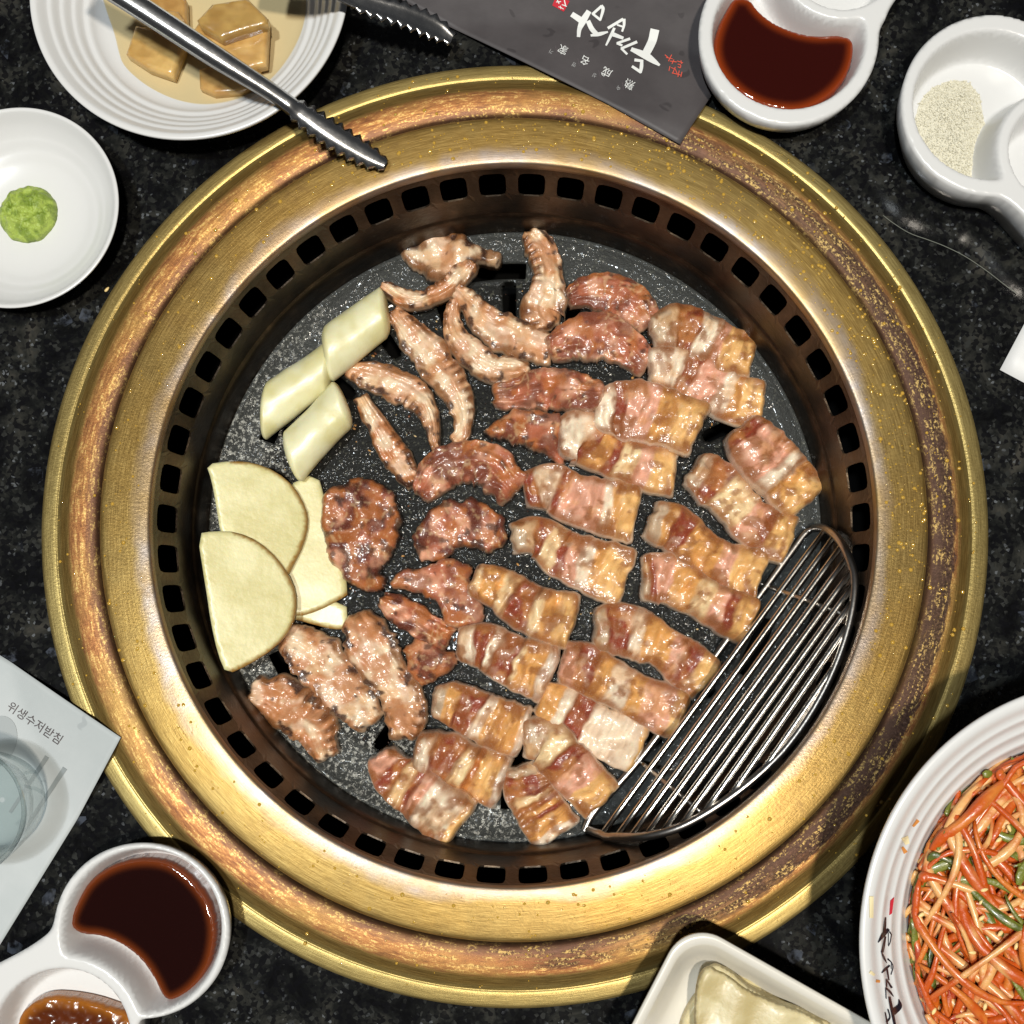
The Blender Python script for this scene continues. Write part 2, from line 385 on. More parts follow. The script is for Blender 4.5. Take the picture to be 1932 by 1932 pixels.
# ------------------------------------------------------------------ setting: granite table with the round cut-out
n = 192; th = np.linspace(0, 2 * np.pi, n, endpoint=False)
rin = np.stack([.176 * np.cos(th), .176 * np.sin(th), 0 * th], 1)
sq = 0.62 / np.maximum(np.abs(np.cos(th)), np.abs(np.sin(th))); rout = np.stack([sq * np.cos(th), sq * np.sin(th), 0 * th], 1)
low = rin.copy(); low[:, 2] = -.03
tv = np.vstack([low, rin, rout]); tf = []
for j in range(n):
    k = (j + 1) % n; tf += [(n + j, 2 * n + j, 2 * n + k, n + k), (j, n + j, n + k, k)]
o = mesh_obj('table_top', tv, tf, MT['granite'], smooth=False, origin=np.zeros(3)); props(o, 'polished black granite table top with grey and white flecks', 'table', kind='structure')

# ------------------------------------------------------------------ the grill set into the table
grill = empty('table_grill', (0, 0, 0)); props(grill, 'round brass-coloured barbecue grill built into the black table', 'grill')
po = smooth_prof([(.186, -.002), (.1887, -.001), (.1886, .0022), (.1878, .0036), (.1860, .0041), (.1822, .0047), (.1815, .0041), (.1807, .0047), (.1782, .0062), (.1755, .0082), (.1720, .0090), (.1680, .0090), (.1652, .0083), (.1641, .0070), (.1637, .002), (.1637, -.004)], 2)
v, f = lathe(po, 256); child('outer_ring', v, f, MT['ring_o'], grill)
pi_ = smooth_prof([(.1629, -.004), (.1629, .004), (.1627, .0085), (.1618, .0104), (.1590, .0111), (.152, .0119), (.1465, .0124), (.1432, .0123), (.1420, .0118), (.1417, .0104), (.1418, .0080), (.1426, .0050), (.1437, .0030)], 2)
v, f = lathe(pi_, 256); child('inner_ring', v, f, MT['ring_i'], grill)
def wall_r(z): return np.interp(z, [-.062, -.056, -.034, -.033, -.0152, -.0027, .0035], [.1362, .1372, .1378, .1388, .1399, .1432, .1440])
NH = 54; zt, zb = -.0014, -.0163; vv, ff = [], []
da = 2 * math.pi / NH; NQ = 24
for h in range(NH):
    a0 = math.pi / 2 + da * (h + .5) * -1
    base = len(vv)
    for q in range(NQ):
        t = 2 * math.pi * q / NQ + math.pi / 4 * 0
        cx, cy = math.cos(t), math.sin(t)
        k = 1 / (abs(cx) ** 5 + abs(cy) ** 5) ** .2
        ia, iz = k * cx * da * .345, (zt + zb) / 2 + k * cy * (zt - zb) / 2
        s = 1 / max(abs(cx), abs(cy)); oa, oz = s * cx * da * .5, -.0086 + s * cy * .0121
        for (aa, z) in ((ia, iz), (oa, oz)):
            for thk in (0, .0007):
                r = float(wall_r(z)) + thk
                vv.append((r * math.cos(a0 + aa), r * math.sin(a0 + aa), z))
    for q in range(NQ):
        b, c = base + 4 * q, base + 4 * ((q + 1) % NQ)
        ff += [(b, b + 2, c + 2, c), (b, c, c + 1, b + 1), (b + 1, c + 1, c + 3, b + 3)]
child('vent_band', vv, ff, MT['wall'], grill, smooth=False)
pw = [(float(wall_r(z)), z) for z in (-.0207, -.025, -.0325, -.033, -.0335, -.0345, -.040, -.050, -.062)]
v, f = lathe(pw, 256); child('inner_wall', v, f, MT['wall'], grill)
v, f = lathe([(.1427, .0035), (.1428, .0036)], 256)
v, f = lathe([(.1600, .004), (.1600, -.05), (.150, -.085), (.10, -.098), (.0005, -.100)], 128); child('fire_box', v, f, MT['black'], grill)

# ------------------------------------------------------------------ slotted plate
NTH, = (660,)
rs = np.concatenate([np.linspace(.002, .094, 34), np.arange(.0955, .1155, .0013), np.linspace(.1162, .1235, 7), np.linspace(.1250, .1362, 9)])
def plate_z(r): return PLZ + np.interp(r, [0, .09, .112, .1155, .118, .130, .1345, .1365], [.0006, 0, -.0006, -.0006, .0006, .0016, .0036, .0052])
def in_slot(r, a):
    for k in range(22):
        d = (a - math.radians(91 + k * 360 / 22) + math.pi) % (2 * math.pi) - math.pi
        if .0958 < r < .1150 and abs(d) * r < .0030:
            e = min(r - .0958, .1150 - r)
            return not (e < .0014 and abs(d) * r > .0021)
    for k in range(6):
        d = (a - math.radians(94 + k * 60) + math.pi) % (2 * math.pi) - math.pi
        if .1165 < r < .1232 and abs(d) < .115: return True
    return False
th = np.linspace(0, 2 * np.pi, NTH, endpoint=False); vv, ff = [], []
for r in rs:
    for a in th: vv.append((r * math.cos(a), r * math.sin(a), float(plate_z(r))))
for i in range(len(rs) - 1):
    rc = (rs[i] + rs[i + 1]) / 2
    for j in range(NTH):
        if rc > .095 and in_slot(rc, th[j] + math.pi / NTH): continue
        ff.append((i * NTH + j, (i + 1) * NTH + j, (i + 1) * NTH + (j + 1) % NTH, i * NTH + (j + 1) % NTH))
ff.append(tuple(range(NTH)))
gp = thing('grill_plate', vv, ff, MT['plate'], 'round dark speckled grill plate with slots under the frying meat', 'grill plate', smooth=True)
sol = gp.modifiers.new('thickness', 'SOLIDIFY'); sol.thickness = .004; sol.offset = -1

# ------------------------------------------------------------------ meat
PAL = {k: lin(c) for k, c in dict(W=(242, 220, 192), F=(242, 210, 160), B=(220, 158, 86), P=(226, 164, 136), L=(138, 56, 32), R=(236, 184, 114), D=(52, 24, 15),
                                  N=(234, 208, 174), O=(184, 108, 50), M=(124, 56, 38), E=(226, 206, 184), G=(196, 170, 140)).items()}
def tex_belly(u, v, p, seed, bands, edge):
    k = seed * 3.1
    q = p * 1000
    uw = u + .034 * (fbm(np.c_[v * 1.4 + k, u * 5, 0 * u + k], seed, 3) - .5) * 2 + .030 * v * math.sin(seed * 1.7)
    cols = np.zeros((len(u), 3)); start = 0.0; soft = .013; prev = PAL[bands[0][1]]
    cols[:] = prev
    for (end, kd), nx in zip(bands[:-1], bands[1:]):
        cols = mixc(cols, PAL[nx[1]], sstep(end - soft, end + soft, uw))
    # fibres run across the strip
    fib = fbm(np.c_[u * 60, v * 3.0 + k, 0 * u], seed + 5, 3); cols = cols * (0.72 + .56 * fib)[:, None]
    lo = fbm(np.c_[q[:, :2] * .17 + k, 0 * u], seed + 9, 3)
    cl = CLEAN[0]; cols = mixc(cols, PAL['B'] * .92, .45 * cl * sstep(.50, .66, lo))
    lo2 = fbm(np.c_[q[:, :2] * .22 + 40 + k, 0 * u], seed + 12, 3)
    cols = mixc(cols, PAL['O'] * .58, .72 * cl * sstep(.57, .68, lo2))
    cols = mixc(cols, PAL['W'], .22 * sstep(.58, .76, fbm(np.c_[q[:, :2] * .26 + 90 + k, 0 * u], seed + 15, 3)))
    rimn = sstep(.45, .78, np.abs(v) + .35 * (lo2 - .5)) * (1 - edge)
    cols = mixc(cols, PAL['O'] * .55, .80 * cl * rimn)
    st = fbm(np.c_[u * 16 + k, v * 1.3, 0 * u], seed + 40, 3); cols = mixc(cols, PAL['O'] * .65, .5 * cl * sstep(.60, .70, st + .10 * (fib - .5)))
    cols = mixc(cols, PAL['E'] * (0.88 + .2 * fib)[:, None], .85 * edge)
    return cols
def tex_collar(u, v, p, seed, sear, edge):
    k = seed * 2.3; q = p * 1000
    grain = fbm(np.c_[u * 7 + k, v * 9, 0 * u], seed, 3)
    cols = mixc(np.tile(PAL['N'], (len(u), 1)), PAL['P'] * .95, .4 * sstep(.45, .65, fbm(np.c_[q[:, :2] * .11 + k, 0 * u], seed + 3, 3)))
    cols = cols * (.80 + .40 * grain)[:, None]
    e = np.maximum(np.minimum(np.abs(v) / .8, 1.1), np.abs(u * 2 - 1) ** 4)
    lo = fbm(np.c_[q[:, :2] * .16 + k, 0 * u], seed + 7, 4)
    cols = mixc(cols, lin((222, 170, 116)), .6 * sstep(.46, .66, fbm(np.c_[q[:, :2] * .24 + 33 + k, 0 * u], seed + 8, 3)))
    cols = mixc(cols, PAL['O'], np.clip((.38 + .52 * sear) * sstep(.50 - .08 * sear, .64, lo + .10 * e), 0, 1))
    en = sstep(.60, .95, e + 1.1 * (fbm(np.c_[q[:, :2] * .28 + 71 + k, 0 * u], seed + 9, 3) - .5) - .10 + .12 * sear)
    cols = mixc(cols, np.array([.23, .085, .022]), .9 * en)
    sp = fbm(np.c_[q[:, :2] * .30 + k, 0 * u], seed + 13, 2)
    cols = mixc(cols, PAL['D'], .9 * sstep(.60, .70, sp - .20 * (1 - sstep(.45, .85, e)) + .05 * sear) * (1 - .5 * edge))
    cols = mixc(cols, PAL['G'] * (0.9 + .25 * grain)[:, None], .75 * edge)
    return cols
def tex_lean(u, v, p, seed, sear, edge):
    k = seed * 2.9; q = p * 1000
    g = fbm(np.c_[u * 9 + k, v * 4, 0 * u], seed, 4)
    cols = mixc(np.tile(lin((178, 102, 72)), (len(u), 1)), lin((220, 160, 128)), sstep(.42, .66, fbm(np.c_[q[:, :2] * .14 + k, 0 * u], seed + 2, 3)))
    cols = cols * (.75 + .5 * g)[:, None]
    lo = fbm(np.c_[q[:, :2] * .17 + k, 0 * u], seed + 7, 3)
    cols = mixc(cols, PAL['M'] * .62, np.clip(.45 + .7 * sear, 0, 1) * sstep(.46 - .1 * sear, .63, lo + .14 * np.abs(v)))
    cols = mixc(cols, PAL['O'], .7 * sstep(.52, .68, fbm(np.c_[q[:, :2] * .2 + 55 + k, 0 * u], seed + 4, 3) + .12 * v))
    vein = np.abs(fbm(np.c_[q[:, :2] * .16 + 20 + k, 0 * u], seed + 17, 3) - .5)
    cols = mixc(cols, PAL['F'], .35 * (1 - sstep(.006, .03, vein)))
    sp = fbm(np.c_[q[:, :2] * .32 + k, 0 * u], seed + 13, 2)
    cols = mixc(cols, PAL['D'], .75 * sstep(.70, .82, sp + .14 * sear * np.abs(v)))
    cols = mixc(cols, PAL['G'] * (0.9 + .2 * g)[:, None], .6 * edge * (1 - .6 * sear))
    return cols

def ribbon(crop, spine, h, lift, seed, kind, extra, rag=.06, cap=.30):
    sp = toP(crop, spine); zref = PLZ + lift + h * .55
    NU, NV = 84, 34
    e0_, e1_ = ((.50, .16) if kind == 'belly' else (.6, .6))
    a_ = sp[0] - sp[1]; a_ = a_[:2] / np.linalg.norm(a_[:2]); b_ = sp[-1] - sp[-2]; b_ = b_[:2] / np.linalg.norm(b_[:2])
    sp[0, :2] += a_ * sp[0, 2] * e0_; sp[-1, :2] += b_ * sp[-1, 2] * e1_; sp[:, 2] *= 1.15 if kind == 'belly' else 1.12
    c = catmull(sp, 240)
    wxy = W(c[:, 0], c[:, 1], zref)[:, :2]; hw = c[:, 2] * mpp(zref)
    d = np.gradient(wxy, axis=0); s = np.concatenate([[0], np.cumsum(np.linalg.norm(np.diff(wxy, axis=0), axis=1))]); Ls = s[-1]
    d /= np.linalg.norm(d, axis=1)[:, None]
    # cluster rows near the ends for the rounded cut faces
    uu = np.linspace(0, 1, NU); cl = cap * .5 * (hw[3] + hw[-4]) / Ls
    e0 = np.linspace(0, cl, 7); mid = np.linspace(cl, 1 - cl, NU - 12); us = np.concatenate([e0, mid[1:-1], 1 - e0[::-1]])
    def endp(u): x = np.clip(np.minimum(u, 1 - u) / cl, 0, 1); return np.sqrt(np.clip(1 - (1 - x) ** 2, 0, 1))
    ep = endp(us)
    X = np.stack([np.interp(us * Ls, s, wxy[:, i]) for i in (0, 1)], 1); D = np.stack([np.interp(us * Ls, s, d[:, i]) for i in (0, 1)], 1)
    D /= np.linalg.norm(D, axis=1)[:, None]; Nn = np.stack([-D[:, 1], D[:, 0]], 1); Wd = np.interp(us * Ls, s, hw)
    Wd = Wd * (1 - .16 * (1 - ep))
    t0 = np.linspace(0, 1, 6); tv = np.concatenate([-1 + .22 * t0[:-1], np.linspace(-.78, .78, NV - 10), 1 - .22 * t0[:-1][::-1]]); nv = len(tv); nu = len(us)
    at = np.abs(tv); x = np.clip((at - .78) / .22, 0, 1)
    lat = np.sign(tv) * np.where(at < .78, at / .78 * .86, .86 + .14 * np.sin(x * math.pi / 2)); hv = np.where(at < .78, 1 - .22 * (at / .78) ** 2.4, .78 * np.cos(x * math.pi / 2) ** .75)
    U, T = np.meshgrid(us, tv, indexing='ij'); U = U.ravel(); T = T.ravel()
    LAT = np.tile(lat, nu); side = LAT
    wob = 1 + rag * 2 * (fbm(np.c_[U * Ls * 260 + seed * 9, np.sign(T) * 3.3, 0 * U], seed, 3) - .5) * 2
    Wf = np.repeat(Wd, nv) * wob
    P2 = np.repeat(X, nv, 0) + np.repeat(Nn, nv, 0) * (LAT * Wf)[:, None]
    P2 += np.repeat(D, nv, 0) * ((fbm(np.c_[T * 2.2, U * 2, 0 * U + seed], seed + 2, 3) - .5) * .12 * hw.mean() * 2)[:, None]
    HH = np.tile(hv, nu) * np.repeat(ep, nv)
    q = np.c_[P2 * 1000, 0 * U + seed * 7.7]
    edge = 1 - sstep(.55, .80, HH)
    bump = (fbm(q * .12, seed + 31, 2) - .5) * .70 + (fbm(q * .30, seed + 33, 2) - .5) * .15 + (fbm(q * .9, seed + 35, 2) - .5) * .05
    if kind == 'belly':
        wv = np.zeros(len(U)); a0_ = 0
        for end, kd in extra:
            if kd in 'LMO': wv -= .13 * sstep(a0_ - .02, a0_ + .03, U) * (1 - sstep(end - .03, end + .02, U))
            elif kd in 'WFE': wv += .09 * sstep(a0_ - .02, a0_ + .03, U) * (1 - sstep(end - .03, end + .02, U))
            a0_ = end
        wv += (fbm(np.c_[U * 26, T * 1.1, 0 * U + seed], seed + 39, 2) - .5) * .09
    elif kind == 'collar':
        nr = Ls / .0042; sg = 1 if seed % 2 else -1
        RID = sstep(.12, .55, T * sg) * sstep(.35, .8, .5 + .5 * np.sin(2 * math.pi * (nr * U + .5 * fbm(np.c_[U * 4, T * 2, 0 * U], seed, 2)))) * sstep(.38, .55, fbm(np.c_[U * 3.2, 0 * U, 0 * U + seed], seed + 4, 2))
        wv = .16 * RID + (fbm(np.c_[U * 5, T * 7, 0 * U + seed], seed + 37, 3) - .5) * .22
    else: wv = (fbm(np.c_[U * 5, T * 6, 0 * U + seed], seed + 37, 3) - .5) * .26
    hs_ = np.random.RandomState(seed); h = h * hs_.uniform(.82, 1.2); tilt = hs_.uniform(-.22, .22) * T + hs_.uniform(-.2, .25) * (U * 2 - 1) + .18 * np.sin(math.pi * U * hs_.uniform(.8, 2.2) + hs_.uniform(0, 3))
    z = PLZ + lift + .0002 + h * HH * np.clip(1 + (bump + wv) * 1.25 + tilt, .35, 1.9)
    V = np.c_[P2, z]
    faces = [(i * nv + j, (i + 1) * nv + j, (i + 1) * nv + j + 1, i * nv + j + 1) for i in range(nu - 1) for j in range(nv - 1)]
    per = [i * nv for i in range(nu)] + [(nu - 1) * nv + j for j in range(1, nv)] + [i * nv + nv - 1 for i in range(nu - 2, -1, -1)] + [j for j in range(nv - 2, 0, -1)]
    if area2(P2[per]) < 0: faces = [f[::-1] for f in faces]; faces.append(tuple(per))
    else: faces.append(tuple(per[::-1]))
    loc = V - V.mean(0)
    if kind == 'belly': C_ = tex_belly(U, T, loc, seed, extra, edge)
    elif kind == 'collar': C_ = mixc(tex_collar(U, T, loc, seed, extra, edge), PAL['O'] * .34, .92 * RID * (1 - edge))
    else: C_ = tex_lean(U, T, loc, seed, extra, edge)
    return V, faces, np.clip(C_, .004, .9)
def polymeat(crop, poly, h, lift, seed, kind, sear, sp=.0009):
    zref = PLZ + lift + h * .5; p = toP(crop, poly); w = W(p[:, 0], p[:, 1], zref)[:, :2]
    if area2(w) < 0: w = w[::-1]
    w = resample(chaikin(w, 2), sp); tg = np.roll(w, -1, 0) - np.roll(w, 1, 0); tg /= np.linalg.norm(tg, axis=1)[:, None] + 1e-9
    w = w + np.c_[tg[:, 1], -tg[:, 0]] * ((fbm(np.c_[w * 260, 0 * w[:, 0] + seed], seed + 3, 3) - .42) * .0040)[:, None]
    v2, fs, nb = fill(w, sp, seed); d = dist_line(w, v2)
    ew = .0035; x = np.clip(d / ew, 0, 1); HH = np.sqrt(1 - (1 - x) ** 2)
    q = np.c_[v2 * 1000, 0 * d + seed * 5.5]
    bump = (fbm(q * .085, seed + 31, 2) - .5) * 1.5 + (fbm(q * .28, seed + 33, 2) - .5) * .20 + (fbm(q * .9, seed + 35, 2) - .5) * .06
    z = PLZ + lift + .0002 + h * HH * np.clip(1 + bump, .35, 1.8)
    V = np.c_[v2, z]; fs = list(fs) + [tuple(range(nb))[::-1]]
    loc = V - V.mean(0); edge = 1 - sstep(.5, .82, HH)
    dm = d.max(); vv_ = 1 - d / dm; uu_ = (loc[:, 0] - loc[:, 0].min()) / np.ptp(loc[:, 0])
    C_ = (tex_collar if kind == 'collar' else tex_lean)(uu_, vv_, loc, seed, sear, edge)
    return V, fs, np.clip(C_, .004, .9)

CLEAN = [1.0]
def bl(s):   # 'W.2 L.33 ...' -> bands; a leading ! means hardly seared
    CLEAN[0] = .3 if s[0] == '!' else 1.0; s = s.lstrip('!')
    return [(float(x[1:]), x[0]) for x in s.split()]
BEL = 'pork belly slices on the grill plate'; NCK = 'pork collar pieces on the grill plate'
BELLY = [
 ('F', [(770,500,100),(900,480,140),(1080,545,145),(1250,625,140),(1375,665,118)], 'G.25 L.45 W.62 P.70 R1', .001, 'belly slice with wrinkled grey end, nearest the vent wall beside two glossy red arches'),
 ('F', [(760,740,110),(880,740,140),(1080,830,150),(1260,920,145),(1430,965,150)], 'W.28 L.4 P.6 W.72 B.8 R1', .000, 'belly slice tucked under the one with the pale thick rind'),
 ('F', [(420,1000,110),(540,990,170),(720,1010,180),(880,1060,165),(1030,1130,165)], 'W.18 L.28 P.55 B.72 R1', .0045, 'wide belly slice lying over another slice, with pale thick rind'),
 ('F', [(190,1170,110),(300,1170,165),(400,1240,140),(560,1310,130),(720,1360,140),(880,1385,150)], 'W.24 L.33 B.45 L.53 F.68 P.8 R1', .0015, 'belly slice with a round grey knob at one end and four bands'),
 ('F', [(1320,1140,120),(1420,1260,175),(1570,1420,165),(1715,1580,168)], 'L.14 P.5 W.65 B.74 R1', .001, 'short wide pink belly slice touching the brown vent wall'),
 ('F', [(1020,1390,100),(1130,1450,150),(1250,1570,130),(1370,1700,135),(1500,1780,145),(1610,1820,150)], 'G.14 L.3 F.58 P.72 L.8 R1', .0005, 'belly slice with reddish lean spots ending at the tip of the wire rack'),
 ('M', [(700,370,150),(850,430,190),(1050,590,165),(1230,705,165),(1400,780,200),(1570,850,190)], 'G.12 B.2 L.34 B.62 P.75 R1', .0005, 'belly slice with one dark red stripe and golden middle beside the wire rack'),
 ('M', [(650,850,170),(790,850,200),(970,950,175),(1150,1060,160),(1330,1150,185),(1490,1230,185)], 'G.07 L.13 P.26 B.46 F.6 P.72 L.8 R1', .0005, 'belly slice with ragged pink end and browned rind on the wire rack'),
 ('M', [(230,1270,150),(360,1270,200),(560,1330,200),(760,1430,160),(940,1560,190),(1120,1720,185)], 'G.12 L.3 W.4 B.62 P.72 L.85 R1', .0005, 'belly slice with white curled end, dark red patch and golden middle'),
 ('N', [(740,570,160),(880,610,190),(1080,720,180),(1290,840,165),(1480,930,190),(1690,1020,180)], 'P.12 L.26 B.38 W.55 B.66 P.88 R1', .0008, 'long belly slice with mauve tip and pale fatty middle over the wire rack'),
 ('N', [(540,870,120),(700,960,190),(900,1090,190),(1100,1190,190),(1330,1300,185)], '!B.18 W.28 L.46 W.93 R1', .000, 'pale belly slice, mostly white fat, lying flat beside the wire rack'),
 ('N', [(400,1220,130),(520,1220,190),(680,1380,190),(850,1550,185),(1020,1730,175)], 'G.22 F.4 L.55 P.75 R1', .0005, 'belly slice with translucent tubular tip and rosy middle'),
 ('K', [(1010,510,80),(1030,610,120),(1100,730,125),(1200,870,135)], 'G.14 L.38 F.48 L.55 B.62 L.68 B.86 W1', .0005, 'short deeply browned belly slice reaching over the rim of the plate'),
 ('K', [(530,120,75),(640,140,115),(780,210,125),(900,260,135),(1005,295,130)], 'G.14 B.26 L.48 W.58 B.93 E1', .001, 'belly slice with broad golden rind end, next to the pale fatty slice'),
 ('K', [(440,400,90),(560,430,130),(680,490,130),(800,540,135),(890,580,135)], 'G.1 W.2 L.45 F.6 O.68 R.9 E1', .0005, 'belly slice with ruffled pale end and dark red stripe'),
 ('K', [(220,430,70),(270,520,115),(390,610,130),(520,710,140),(650,810,145)], 'P.17 L.29 F.4 L.47 P.56 W.9 R1', .0005, 'belly slice with white fluted fat end at the plate rim'),
 ('E', [(1050,820,90),(1160,810,120),(1290,870,130),(1450,910,145),(1640,955,155)], 'L.13 W.29 L.36 P.68 W.76 B.83 R1', .001, 'belly slice with knobbly seared tip and thick golden rind mid plate'),
 ('E', [(970,1090,80),(1090,1080,105),(1220,1170,125),(1380,1240,145),(1580,1310,160)], 'G.2 L.3 F.42 L.5 P.6 W.7 B.78 R1', .001, 'belly slice with narrow pale end, between the knobbly-tipped and cream-tipped slices'),
 ('E', [(750,1330,80),(870,1370,110),(1000,1460,125),(1130,1520,130),(1280,1560,150)], 'F.1 B.28 F.4 L.6 F.7 B.82 R1', .001, 'belly slice with cream curled tip and dark red centre'),
 ('E', [(675,1690,85),(790,1700,115),(930,1770,130),(1050,1820,145),(1155,1860,148)], 'W.18 L.31 W.4 L.6 F.65 B.86 E1', .001, 'belly slice with two dark red bands and fluted golden rind'),
]
for i, (cr, spn, bands, lift, lab) in enumerate(BELLY):
    V, fs, cc = ribbon(cr, spn, .0104, lift, 100 + i * 7, 'belly', bl(bands), rag=.05, cap=.30)
    thing('pork_belly_slice', V, fs, MT['meat'], lab, 'pork slice', BEL, col=cc)
NECK = [
 ('poly', 'D', [(540,310),(585,215),(650,235),(690,250),(715,170),(790,130),(855,150),(950,135),(1060,180),(1150,245),(1260,270),(1400,310),(1415,380),(1370,450),(1270,450),(1200,430),(1150,520),(1000,560),(850,590),(770,575),(700,490),(590,430),(545,370)], 'collar', .35, .0005, 'lobed pale collar piece by the upper vent wall, partly under a seared strip'),
 ('rib', 'D', [(400,620,40),(540,700,75),(680,730,80),(820,680,75),(950,610,80),(1060,510,90),(1130,430,70)], 'collar', .75, .004, 'browned strip of collar lying across a lobed pale piece'),
 ('rib', 'D', [(1640,170,70),(1720,280,130),(1770,420,130),(1790,560,120),(1770,700,160),(1720,820,180),(1780,930,90)], 'collar', .6, .0005, 'long S-shaped collar strip with charred top end'),
 ('rib', 'D', [(1010,650,60),(1130,760,90),(1260,900,130),(1450,1010,160),(1620,1080,150),(1770,1120,130)], 'collar', .35, .001, 'pale collar strip with two square browned notches'),
 ('rib', 'D', [(1000,740,40),(975,880,65),(1020,1040,95),(1150,1190,120),(1320,1300,115),(1480,1310,90),(1600,1310,60)], 'collar', .35, .0005, 'crescent collar piece with a thin dark pointed tip'),
 ('rib', 'D', [(490,830,60),(600,960,110),(750,1130,150),(880,1310,150),(1000,1500,130),(1070,1680,90),(1060,1840,70),(1000,1900,50)], 'collar', .5, .001, 'long tapering collar strip with hooked end'),
 ('rib', 'D', [(110,1320,50),(250,1350,105),(430,1410,130),(600,1480,130),(740,1610,105),(810,1780,65),(820,1900,50),(850,2010,30)], 'collar', .5, .001, 'crescent collar piece touching the rice cakes'),
 ('rib', 'E', [(100,310,40),(170,430,55),(250,560,75),(320,670,75),(385,780,42)], 'collar', .95, .0005, 'narrow dark charred collar strip'),
 ('rib', 'F', [(230,290,55),(350,250,110),(500,260,130),(640,340,120),(710,430,75)], 'lean', .4, .0005, 'glossy arched reddish collar piece with drooping end, nearest the upper wall'),
 ('rib', 'F', [(120,610,70),(260,550,130),(420,530,140),(560,590,120),(680,690,90)], 'lean', .2, .001, 'glossy pink arched collar piece below another arched one'),
 ('rib', 'E', [(870,290,65),(1020,270,90),(1160,250,115),(1300,270,100),(1420,290,75)], 'lean', .35, .001, 'straight brick-red collar bar with a peaked edge'),
 ('poly', 'E', [(765,500),(830,430),(950,370),(1080,365),(1180,370),(1240,400),(1205,520),(1250,650),(1220,690),(1130,640),(1000,570),(880,550)], 'lean', .4, .0005, 'triangular mahogany collar piece tucked against the slice with the round knob'),
 ('rib', 'E', [(440,830,60),(540,710,110),(680,660,110),(820,690,120),(930,800,95)], 'lean', .45, .001, 'arched collar piece with crusty edge in the middle of the plate'),
 ('poly', 'E', [(385,1150),(400,1030),(500,920),(580,850),(640,900),(720,840),(800,900),(900,960),(925,1070),(850,1190),(740,1140),(640,1150),(560,1220),(440,1240)], 'lean', .95, .0005, 'knobbly brown collar piece with two humps'),
 ('poly', 'P', [(640,910),(700,898),(745,930),(762,985),(740,1050),(715,1070),(735,1110),(700,1128),(650,1095),(615,1050),(603,980),(615,930)], 'lean', 1.15, .0015, 'large glossy dark brown collar piece against the potato slices'),
 ('poly', 'E', [(230,1350),(300,1290),(420,1260),(550,1200),(650,1200),(720,1270),(730,1380),(780,1460),(810,1560),(640,1620),(580,1590),(550,1500),(480,1420),(350,1400)], 'lean', .1, .001, 'hooked collar piece with raw pink shoulder'),
 ('rib', 'E', [(225,1440,40),(320,1500,78),(430,1570,82),(560,1645,78)], 'lean', 1.0, .0005, 'very dark purple-brown collar strip'),
 ('rib', 'G', [(720,340,80),(770,450,140),(830,600,140),(950,760,120),(1020,900,130),(1010,1060,85)], 'collar', .7, .0015, 'speckled golden collar piece with a stubby cross-shaped end'),
 ('rib', 'G', [(280,470,90),(400,540,150),(530,680,150),(670,830,150),(790,970,80)], 'collar', .65, .001, 'thick collar piece with dotted char line, just below the potato slices'),
 ('rib', 'G', [(70,800,75),(190,830,130),(330,920,150),(450,1030,130),(520,1190,62)], 'collar', .8, .0005, 'tapered brown collar piece touching the grill wall below the potatoes'),
 ('poly', 'G', [(1000,520),(1080,450),(1120,440),(1220,500),(1360,570),(1330,650),(1200,740),(1100,770),(1060,700),(1010,620)], 'lean', .5, .001, 'squat two-tone collar chunk with red-brown top'),
]
for i, (typ, cr, geo, kind, sear, lift, lab) in enumerate(NECK):
    if typ == 'rib': V, fs, cc = ribbon(cr, geo, .0082 if kind == 'collar' else .0092, lift, 300 + i * 11, kind, sear, rag=.14 if kind == 'collar' else .11, cap=.5)
    else: V, fs, cc = polymeat(cr, geo, .0088, lift, 300 + i * 11, kind, sear)
    thing('pork_collar_piece', V, fs, MT['meat'], lab, 'pork piece', NCK, col=cc)

